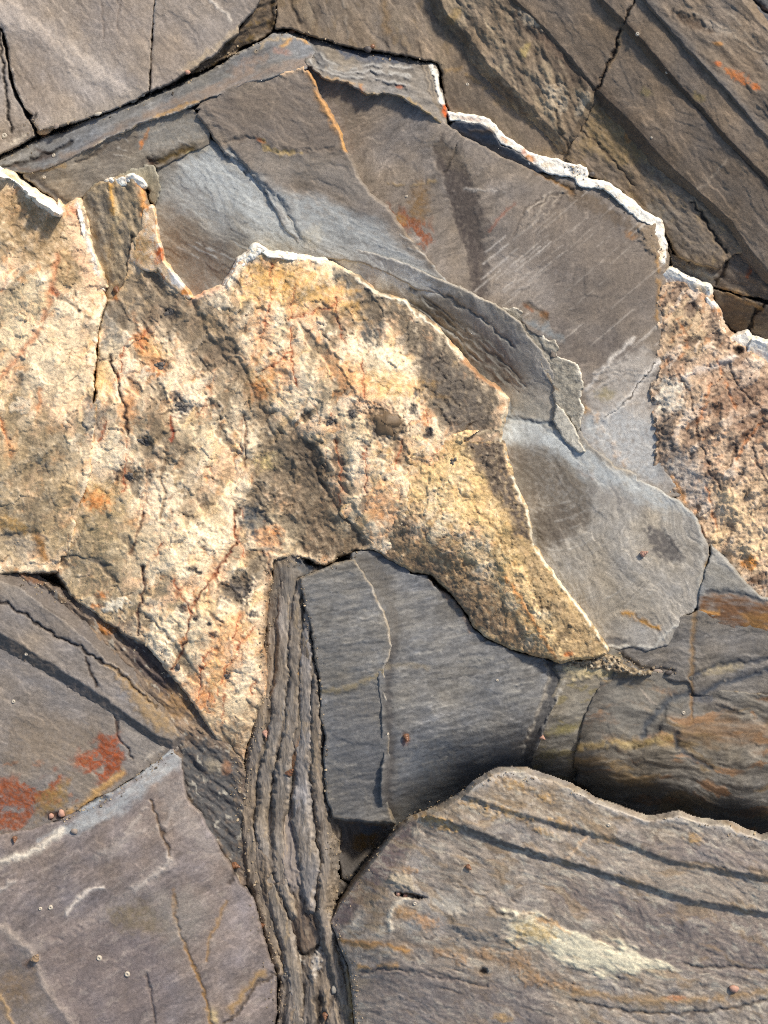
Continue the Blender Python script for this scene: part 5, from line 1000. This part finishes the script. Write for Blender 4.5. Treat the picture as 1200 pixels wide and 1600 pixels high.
p = Piece([(-180,900),(0,985),(60,1022),(100,1045),(140,1070),(165,1085),(200,1112),(240,1142),(266,1160),(272,1168),(240,1195),(210,1215),(180,1235),(150,1248),(120,1268),(95,1280),(60,1296),(30,1302),(0,1306),(-180,1370)],
          [(0,1000,4),(140,1082,4),(265,1162,0),(200,1220,0),(100,1278,-2),(0,1300,0),(100,1180,4)], (126,119,114), 456, 1.8, 4, 4, grow=lambda x, y: 8. * (x - 100 + (1080 - y) > 0))
p.slate(20,1.).area([(0,1130),(60,1110),(150,1130),(170,1180),(100,1200),(0,1220)],(122,108,92),.4,24).line([(172,1096),(182,1110),(183,1140),(188,1160),(200,1172),(206,1185)],1.7,(66,52,46),.7,-2.4)
p.rust([(114,1186),(140,1172),(158,1150),(187,1150),(190,1175),(194,1205),(165,1224),(140,1208),(120,1197)],(142,74,42),1.1,-30,2,-.5,.25).mott(5,.6,.9,(176,100,54),.0)
p.rust([(-40,1222),(20,1215),(60,1222),(105,1202),(85,1242),(55,1262),(45,1292),(-40,1312)],(138,76,46),1.0,-25,3,-.35,.35).area([(60,1240),(110,1215),(100,1260),(60,1280)],(140,112,64),.6,9,9,8)
for i in range(16): 
    x, y = rr.uniform(0,190), rr.uniform(1165,1290); p.spot(x,y,rr.uniform(3,9),rr.uniform(2,4),(146,96,62),.4,-20,.6,5,.8)
p.line([(190,1208),(155,1235),(130,1262),(108,1272)],5,(182,146,94),.65,.6,.2).area([(190,1095),(240,1140),(260,1165),(220,1195),(195,1170)],(132,127,123),.5,12).line([(215,1195),(250,1170),(272,1162)],4,(180,172,162),.4,.6,.4)
p.spot(86,1274,14,6,(70,44,32),.8,0,.6,6,.4,-1)
p.build('plate','slate',L,'lower plate with rust red stains')

# ================================================================ Q: slab at the lower left corner
Q = thing('rock_slab', 'smooth purple grey slab crossed by pale ridges and thin brown cracks, lower left corner', 'rock', 180, 1420)
QP = [(-180,1375),(0,1308),(30,1304),(60,1298),(100,1284),(125,1270),(160,1248),(190,1236),(215,1218),(245,1196),(270,1172),(284,1184),(286,1215),(292,1250),(312,1268),(332,1305),(348,1335),(362,1356),(372,1378),(396,1402),(404,1440),(416,1480),(430,1520),(432,1580),(424,1640),(410,1760),(-180,1760)]
p = Piece(QP, [(0,1310,4),(110,1280,4),(200,1235,6),(275,1172,2),(290,1230,6),(350,1340,2),(400,1430,-6),(425,1560,-10),(300,1560,4),(150,1400,10),(262,1335,16),(60,1480,14),(150,1550,8),(0,1560,6),(100,1640,10),(330,1420,8)], (119,110,108), 460, 1.8, 6, 3.5, grow=lambda x, y: 5. * (x < 272) * (y < 1320))
p.slate(-38,1.0).relief(1.2,44,-36,2,3,9)
p.area([(180,1245),(270,1175),(290,1190),(240,1225),(190,1270),(120,1300),(60,1310)],(160,164,168),.65,10,16,7,ang=-35,st=2).line([(5,1345),(40,1336),(70,1320),(96,1298)],4.5,(206,198,186),.75,1.6,.15).line([(0,1356),(10,1344)],3,(160,150,140),.4)
p.line([(130,1268),(170,1240),(230,1198),(265,1175)],4,(176,184,190),.5,1,.35).line([(140,1252),(165,1245)],2.5,(80,88,96),.6,-1.4)
p.line([(104,1430),(112,1415),(125,1402),(140,1390),(158,1386)],3.2,(192,184,178),.75,1.4,.25).line([(0,1392),(20,1378)],3,(180,172,166),.5,.8)
p.line([(0,1448),(15,1460),(36,1478),(48,1488),(58,1510),(66,1535),(80,1560),(105,1590),(120,1620)],6,(160,149,141),.55,1.6).line([(50,1482),(100,1465),(160,1430),(210,1392),(245,1365),(260,1350)],9,(152,143,139),.4,1.,.2)
p.line([(262,1335),(266,1345),(255,1358),(235,1372),(210,1390)],4,(176,168,162),.5,1).line([(150,1340),(190,1310),(232,1258)],4,(164,156,150),.45,.8,.4).line([(170,1340),(210,1300),(245,1296)],5,(160,152,148),.35,.6,.4)
p.line([(236,1250),(245,1275),(252,1298),(262,1325),(266,1338)],1.8,(90,74,60),.7,-2).line([(284,1250),(270,1262),(256,1290)],4,(160,152,148),.4,1)
p.line([(272,1400),(275,1440),(290,1480),(305,1515),(318,1545),(326,1580),(330,1610)],2.2,(132,104,70),.75,-1.6).spot(272,1415,4,20,(120,88,48),.75,0).line([(355,1408),(345,1430),(330,1460),(322,1500)],2.6,(138,112,80),.6,-.8,.2).line([(227,1520),(236,1555),(243,1600)],1.5,(72,64,62),.7,-2)
p.area([(170,1420),(230,1410),(260,1440),(240,1460),(190,1455),(172,1440)],(122,110,90),.6,10,12,8).area([(235,1395),(300,1390),(330,1420),(310,1470),(260,1480),(240,1430)],(134,128,122),.5,16)
p.area([(60,1440),(160,1440),(250,1470),(270,1560),(220,1640),(100,1620),(70,1530)],(114,104,104),.45,24).area([(-60,1500),(40,1495),(55,1540),(80,1580),(110,1640),(-60,1640)],(122,112,102),.5,16).area([(-20,1545),(15,1520),(50,1520),(40,1560),(0,1580)],(130,106,76),.4,14)
p.area([(240,1220),(284,1215),(292,1255),(332,1310),(350,1345),(320,1340),(270,1280)],(142,135,132),.5,12).area([(288,1170),(330,1200),(365,1270),(380,1340),(366,1330),(335,1265),(300,1215)],(76,74,76),.85,9,12,9,ang=60,st=2).mott(10,.45,.9,(170,160,152),.25,-36,3,seed=13)
p.line([(358,1380),(366,1366),(372,1350)],3,(60,52,48),.6,-2).line([(360,1580),(375,1560),(400,1530),(412,1520)],5,(150,120,72),.5,.5,.3).line([(332,1580),(336,1595)],5,(190,170,130),.6,1).line([(0,1555),(12,1580),(18,1600)],3,(180,150,110),.5,.8).spot(45,1505,8,8,(104,76,50),.5)
p.line([(350,1600),(370,1585),(400,1540),(430,1520)],2,(70,62,56),.6,-3)
for i in range(50):
    x, y = rr.uniform(0,330), rr.uniform(1290,1560); Ln = rr.uniform(10,40)
    p.line([(x,y),(x + Ln,y - Ln * .7)],1.3,(158,149,145) if i % 2 else (98,89,87),rr.uniform(.15,.35),.3,.4,.5)
p.build('slab','slate',Q)

# ================================================================ small things lying on and between the stones
GX0 = lambda px: int(round((px - X0) / D)); GY0 = lambda py: int(round((py - Y0) / D))
def zat(px, py): return float(ZTOP[GY0(py), GX0(px)])
def raw(name, V, F, mat, smooth=True):
    me = bpy.data.meshes.new(name); me.from_pydata([tuple(v) for v in V], [], F); me.update()
    if smooth: me.polygons.foreach_set('use_smooth', [True] * len(me.polygons))
    me.materials.append(mat); o = bpy.data.objects.new(name, me); C.objects.link(o); return o
def lathe(prof, n, fx=lambda t, a: (0, 0)):
    V, Fc = [], []
    for i, (r, z) in enumerate(prof):
        for j in range(n):
            a = 2 * math.pi * j / n; V.append((r * math.cos(a), r * math.sin(a), z))
    for i in range(len(prof) - 1):
        for j in range(n):
            k = (j + 1) % n; Fc.append((i * n + j, i * n + k, (i + 1) * n + k, (i + 1) * n + j))
    return V, Fc
def put(o, px, py, rz, sink, label, cat, group, tilt=0):
    z = zat(px, py); o.location = world(px, py, z - sink); o.rotation_euler = (tilt, 0, rz)
    o['label'] = label; o['category'] = cat
    if group: o['group'] = group
MW = plain_mat('barnacle_shell', (176,168,156), .6, .15); MO = plain_mat('orange_shell', (122,86,62), .45, .35, 220)
MT = plain_mat('tan_pebble', (166,140,112), .7, .3, 160); MP = plain_mat('pink_pebble', (172,134,118), .7, .3, 160); MD = plain_mat('dark_pebble', (74,68,66), .6, .35, 160); MG = plain_mat('grey_pebble', (136,124,116), .7, .3, 160)
def barnacle(px, py, r, label, rz=0):
    r *= U * .8
    V, Fc = lathe([(r, -.3 * r), (r * .95, .1 * r), (r * .75, .45 * r), (r * .5, .62 * r), (r * .36, .5 * r), (r * .15, .2 * r), (.01 * r, .16 * r)], 10)
    V = [(x * (1 + .08 * math.sin(3 * math.atan2(y, x) + px)), y * (1 + .1 * math.cos(2 * math.atan2(y, x) + py)), z) for x, y, z in V]
    o = raw('barnacle', V, Fc, MW); put(o, px, py, rz, 0, label, 'barnacle', 'small white barnacles on the rocks'); return o
for a in [(730,132,4,'white barnacle on the dark bed just right of the ridge head'),(635,307,3,'white barnacle just above the orange brown stain'),(996,53,4,'white barnacle on the second brown bed near the top'),(1042,113,3,'white barnacle on the dark step of the brown bedded slab'),
          (84,243,4,'white barnacle on the blue grey ridge near the left edge'),(69,277,4,'white barnacle on the plate above the left white rim'),(777,1063,3,'white barnacle alone on the broad dark slate plate'),(606,1147,3,'white barnacle on the step line of the slate block'),
          (497,1102,3.4,'white barnacle on the ragged edge of the slate block'),(21,1096,4,'white barnacle on grey slab left of the rust stain'),(41,1022,4,'white barnacle in the dark diagonal step at the left edge'),(63,1420,4,'left one of two ring barnacles on the purple grey slab'),
          (79,1418,5,'right one of two ring barnacles on the purple grey slab'),(155,1497,6,'ring barnacle on the plain middle of the purple grey slab'),(199,1522,6,'pale barnacle lowest on the purple grey slab'),(7,212,6,'ring barnacle at left edge beside the upper left slab'),
          (1068,1114,4,'ring barnacle on the layered rock at right'),(951,1289,4,'white barnacle on the boulder crest'),(1018,215,2.5,'tiny white barnacle on the middle brown bed'),(648,1412,4,'white barnacle beside the dark hole in the boulder')]: barnacle(*a)
def periwinkle(px, py, r, mat, label, rz=0, tilt=1.2):
    r *= U * .85
    prof = [(.02, 1.55), (.2, 1.3), (.34, 1.1), (.38, .98), (.34, .94), (.6, .6), (.68, .42), (.62, .34), (.95, -.1), (1., -.4), (.85, -.75), (.5, -.95), (.02, -1.)]
    V, Fc = lathe([(a * r, b * r) for a, b in prof], 12)
    V += [(x, y, z) for x, y, z in [(r * (.6 + .45 * math.cos(t)), r * .75 + .1 * r, r * (-.35 + .5 * math.sin(t))) for t in np.linspace(0, 2 * math.pi, 9)[:-1]]]
    b = len(V) - 8; Fc.append(tuple(range(b, b + 8)))
    o = raw('periwinkle', V, Fc, mat); put(o, px, py, rz, -r / U * .5, label, 'sea snail', 'small sea snails on the rocks', tilt); return o
for a in [(635,1152,6,MO,'small orange snail on the broad dark slate plate',.3),(1006,865,6,MP,'small pinkish snail left of the dark stain on the curved slate',2.),(847,1152,5,MP,'small snail beside the dark seam in the layered rock',1.),(182,453,6,MO,'small dark snail in the pocket at the head of the quartz crack',.5),
          (56,1497,7,MT,'tan snail sitting on the pale ridge of the purple grey slab',2.6),(23,1311,5,MO,'small orange snail at the left edge below the rust stain',0.),(368,1353,7,MO,'orange snail at the crushed dark edge of the lower left slab',1.4),(410,1446,5,MO,'small orange snail low in the schist cleft',2.),
          (732,1355,5,MO,'small orange snail on the boulder below its crest',.9),(508,1587,6,MO,'orange snail in the schist at the bottom edge',0.),(453,1207,7,MO,'orange snail on the rusty streak of the ragged slate side',2.4),(414,1146,6,MP,'pale orange snail at the lower tip of the cream quartz',.4)]: periwinkle(*a)
def pebble(px, py, rx, ry, mat, label, rz=0., seed=0, hz=.7, cat='pebble', group='loose pebbles caught in the cracks'):
    n, m = 12, 7; R = random.Random(seed + int(px * 7 + py)); V, Fc = [], []
    ph = [R.uniform(0, 6.3) for _ in range(4)]
    for i in range(m + 1):
        t = math.pi * i / m
        for j in range(n):
            a = 2 * math.pi * j / n
            k = 1 + .12 * math.sin(2 * a + ph[0]) + .09 * math.sin(3 * a + ph[1] + 2 * t) + .06 * math.cos(5 * a + ph[2])
            V.append((rx * U * k * math.sin(t) * math.cos(a), ry * U * k * math.sin(t) * math.sin(a), hz * min(rx, ry) * U * math.cos(t)))
    for i in range(m):
        for j in range(n):
            k = (j + 1) % n; Fc.append((i * n + j, (i + 1) * n + j, (i + 1) * n + k, i * n + k))
    o = raw('pebble', V, Fc, mat); put(o, px, py, rz, -.25 * min(rx, ry), label, cat, group); return o
for a in [(70,202,15,8,MT,'long tan pebble at the left end of the ridge crack',.1),(70,213,4,4,MO,'tiny orange pebble below the long tan pebble',0.),(88,197,5,4,MG,'small grey pebble right of the long tan pebble',.5),(270,133,6,5,MP,'largest pink pebble in the crack below the upper left slab',.4),
          (293,113,4,4,MP,'small pink pebble higher in the crack below the upper left slab',0.),(223,148,4,3,MW,'small white pebble in the crack under the hairline crack',0.),(209,158,5,3,MW,'flat white pebble in the crack under the upper left slab',.3),(153,178,6,3,MW,'white pebble lowest in the slab crack',.4),
          (116,1299,5,5,MG,'round grey pebble on the pale ridge below the rust stain',0.),(96,1271,6,6,MP,'round brown pebble in the crack below the rust stain',0.),(80,1275,5,4,MP,'small brown pebble left of the round brown pebble',0.),(1147,1545,7,6,MP,'pink pebble near the bottom right corner',0.),
          (622,1396,4,4,MP,'left pink pebble in the dark hole of the boulder',0.),(633,1400,4,4,MP,'right pink pebble in the dark hole of the boulder',0.),(428,1377,4,4,MG,'grey pebble in the dark hole of the schist',0.),(523,1545,5,8,MW,'white oval pebble in the schist near the bottom',-.2),
          (278,1042,4,5,MD,'tiny black pebble at the edge of the cream quartz',0.),(456,50,5,4,MO,'small orange pebble in the crack above the ridge head',0.),(468,52,5,4,MD,'black pebble in the crack above the ridge head',0.),(575,77,7,5,MD,'larger black pebble in the crack under the top brown bed',0.),
          (582,73,4,4,MO,'small orange pebble in the crack under the top brown bed',0.),(925,272,6,4,MD,'dark pebble in the hole beside the white vein',.3),(1028,1049,8,4,MG,'flat grey pebble in the crack right of the golden point',0.),(1045,1051,6,4,MD,'flat dark pebble in the crack right of the golden point',0.),(620,1355,1,1,MG,'x',0.)][:-1]: pebble(*a)

# grit and splinters lodged in the cracks: too many to count
def grit():
    R = random.Random(11); V, Fc = [], []
    runs = [([(0,246),(60,220),(150,184),(235,152),(300,116),(345,92),(400,66)],5,150),([(430,48),(480,57),(540,76),(640,94),(690,104)],4,90),([(382,1190),(372,1240),(384,1340),(410,1440),(436,1520),(430,1600)],9,220),([(512,1290),(524,1340),(514,1420),(530,1480),(550,1540),(556,1600)],7,160),
            ([(95,1282),(160,1250),(215,1218),(270,1172)],5,80),([(425,876),(412,1000),(418,1080),(384,1188)],6,130),([(470,905),(486,990),(500,1090),(508,1240)],4,90),([(0,895),(100,930),(230,1012),(330,1150)],6,140),([(616,1296),(560,1360),(520,1410)],8,90),([(880,1040),(950,1030),(1050,1052)],5,110),
            ([(432,872),(508,886),(556,868)],5,60),([(880,250),(920,276),(1040,400),(1110,450)],5,80),([(20,905),(50,190),(60,210)],6,50),([(640,1280),(780,1205),(900,1236),(1050,1276),(1190,1312)],5,120)]
    for pts, w, n in runs:
        for _ in range(n):
            i = R.randrange(len(pts) - 1); t = R.random()
            px = pts[i][0] + (pts[i+1][0] - pts[i][0]) * t + R.gauss(0, w); py = pts[i][1] + (pts[i+1][1] - pts[i][1]) * t + R.gauss(0, w)
            if not (X0 + 8 < px < X1 - 8 and Y0 + 8 < py < Y1 - 8): continue
            z = zat(px, py)
            if z < -100: continue
            r = R.uniform(.7, 2.2) * (1.7 if R.random() < .1 else 1); a = R.uniform(0, 6.3); st = R.uniform(.45, 1); b = len(V)
            for k in range(5):
                t2 = a + k * 1.2566 + R.uniform(-.3, .3); dx, dy = r * math.cos(t2), r * st * math.sin(t2)
                for dz, sc in ((-.5, 1.), (R.uniform(.2, .7), R.uniform(.5, .9))):
                    V.append(world(px + (dx * math.cos(a) - dy * math.sin(a)) * sc, py + (dx * math.sin(a) + dy * math.cos(a)) * sc, z + dz * r * .7))
            for k in range(5):
                k2 = (k + 1) % 5; Fc.append((b + 2*k, b + 2*k + 1, b + 2*k2 + 1, b + 2*k2))
            Fc.append(tuple(b + 2*k + 1 for k in range(4, -1, -1)))
    m, t, N, L, P = new_mat('grit_stone'); g = N.new('ShaderNodeNewGeometry'); cr = N.new('ShaderNodeValToRGB')
    for e, c in zip([0, 1], [(70,62,54), (186,168,142)]): cr.color_ramp.elements[e].color = (*lin(c), 1)
    L.new(g.outputs['Random Per Island'], cr.inputs[0]); L.new(cr.outputs[0], P.inputs['Base Color']); P.inputs['Roughness'].default_value = .8
    o = raw('grit', V, Fc, m, False); o['kind'] = 'stuff'; o['label'] = 'fine angular stone grit lodged in the cracks between the rocks'
grit()

# raised dark mineral lumps, each a part of the quartz
MK = plain_mat('dark_mineral', (84,80,77), .6, .6, 420); MB2 = plain_mat('brown_mineral', (104,86,64), .6, .5, 420)
def lump(px, py, rx, ry, ang, mat, hz=.14):
    n, m = 16, 4; R = random.Random(int(px * 13 + py)); V, Fc = [], []
    ph = [R.uniform(0, 6.3) for _ in range(9)]
    z0 = zat(px, py); ca, sa = math.cos(ang), math.sin(ang)
    for i in range(m + 1):
        t = i / m
        for j in range(n):
            a = 2 * math.pi * j / n
            k = (1 + .24 * math.sin(2 * a + ph[0]) + .2 * math.sin(3 * a + ph[1]) + .15 * math.sin(5 * a + ph[2]) + .1 * math.sin(7 * a + ph[3])) * max(t, .01)
            dx, dy = rx * k * math.cos(a), ry * k * math.sin(a)
            x, y = px + dx * ca - dy * sa, py + dx * sa + dy * ca
            z = zat(x, y) + min(rx, ry) * hz * (1 - t ** 3) - (1.2 if t > .9 else 0) + R.uniform(-.9, .7)
            w = world(x, y, z); V.append((w[0] - F.location[0], w[1] - F.location[1], w[2] - F.location[2]))
    for i in range(m):
        for j in range(n):
            k = (j + 1) % n; Fc.append((i * n + j, i * n + k, (i + 1) * n + k, (i + 1) * n + j))
    me_o = raw('dark_mineral', V, [f[::-1] for f in Fc], mat); me_o.parent = F
for q in [(284,635,12,8,.2),(225,690,9,7,.3),(203,744,9,7,0),(515,660,7,5.5,0),(551,646,5,9,.3),(708,720,6.5,6,0),(265,488,9,7,.5),(250,571,11,6,.3),(355,1057,5,6,0),(305,966,4,3,.5)]: lump(*q, MK)
lump(603,662,26,18,.5,MB2,.16)
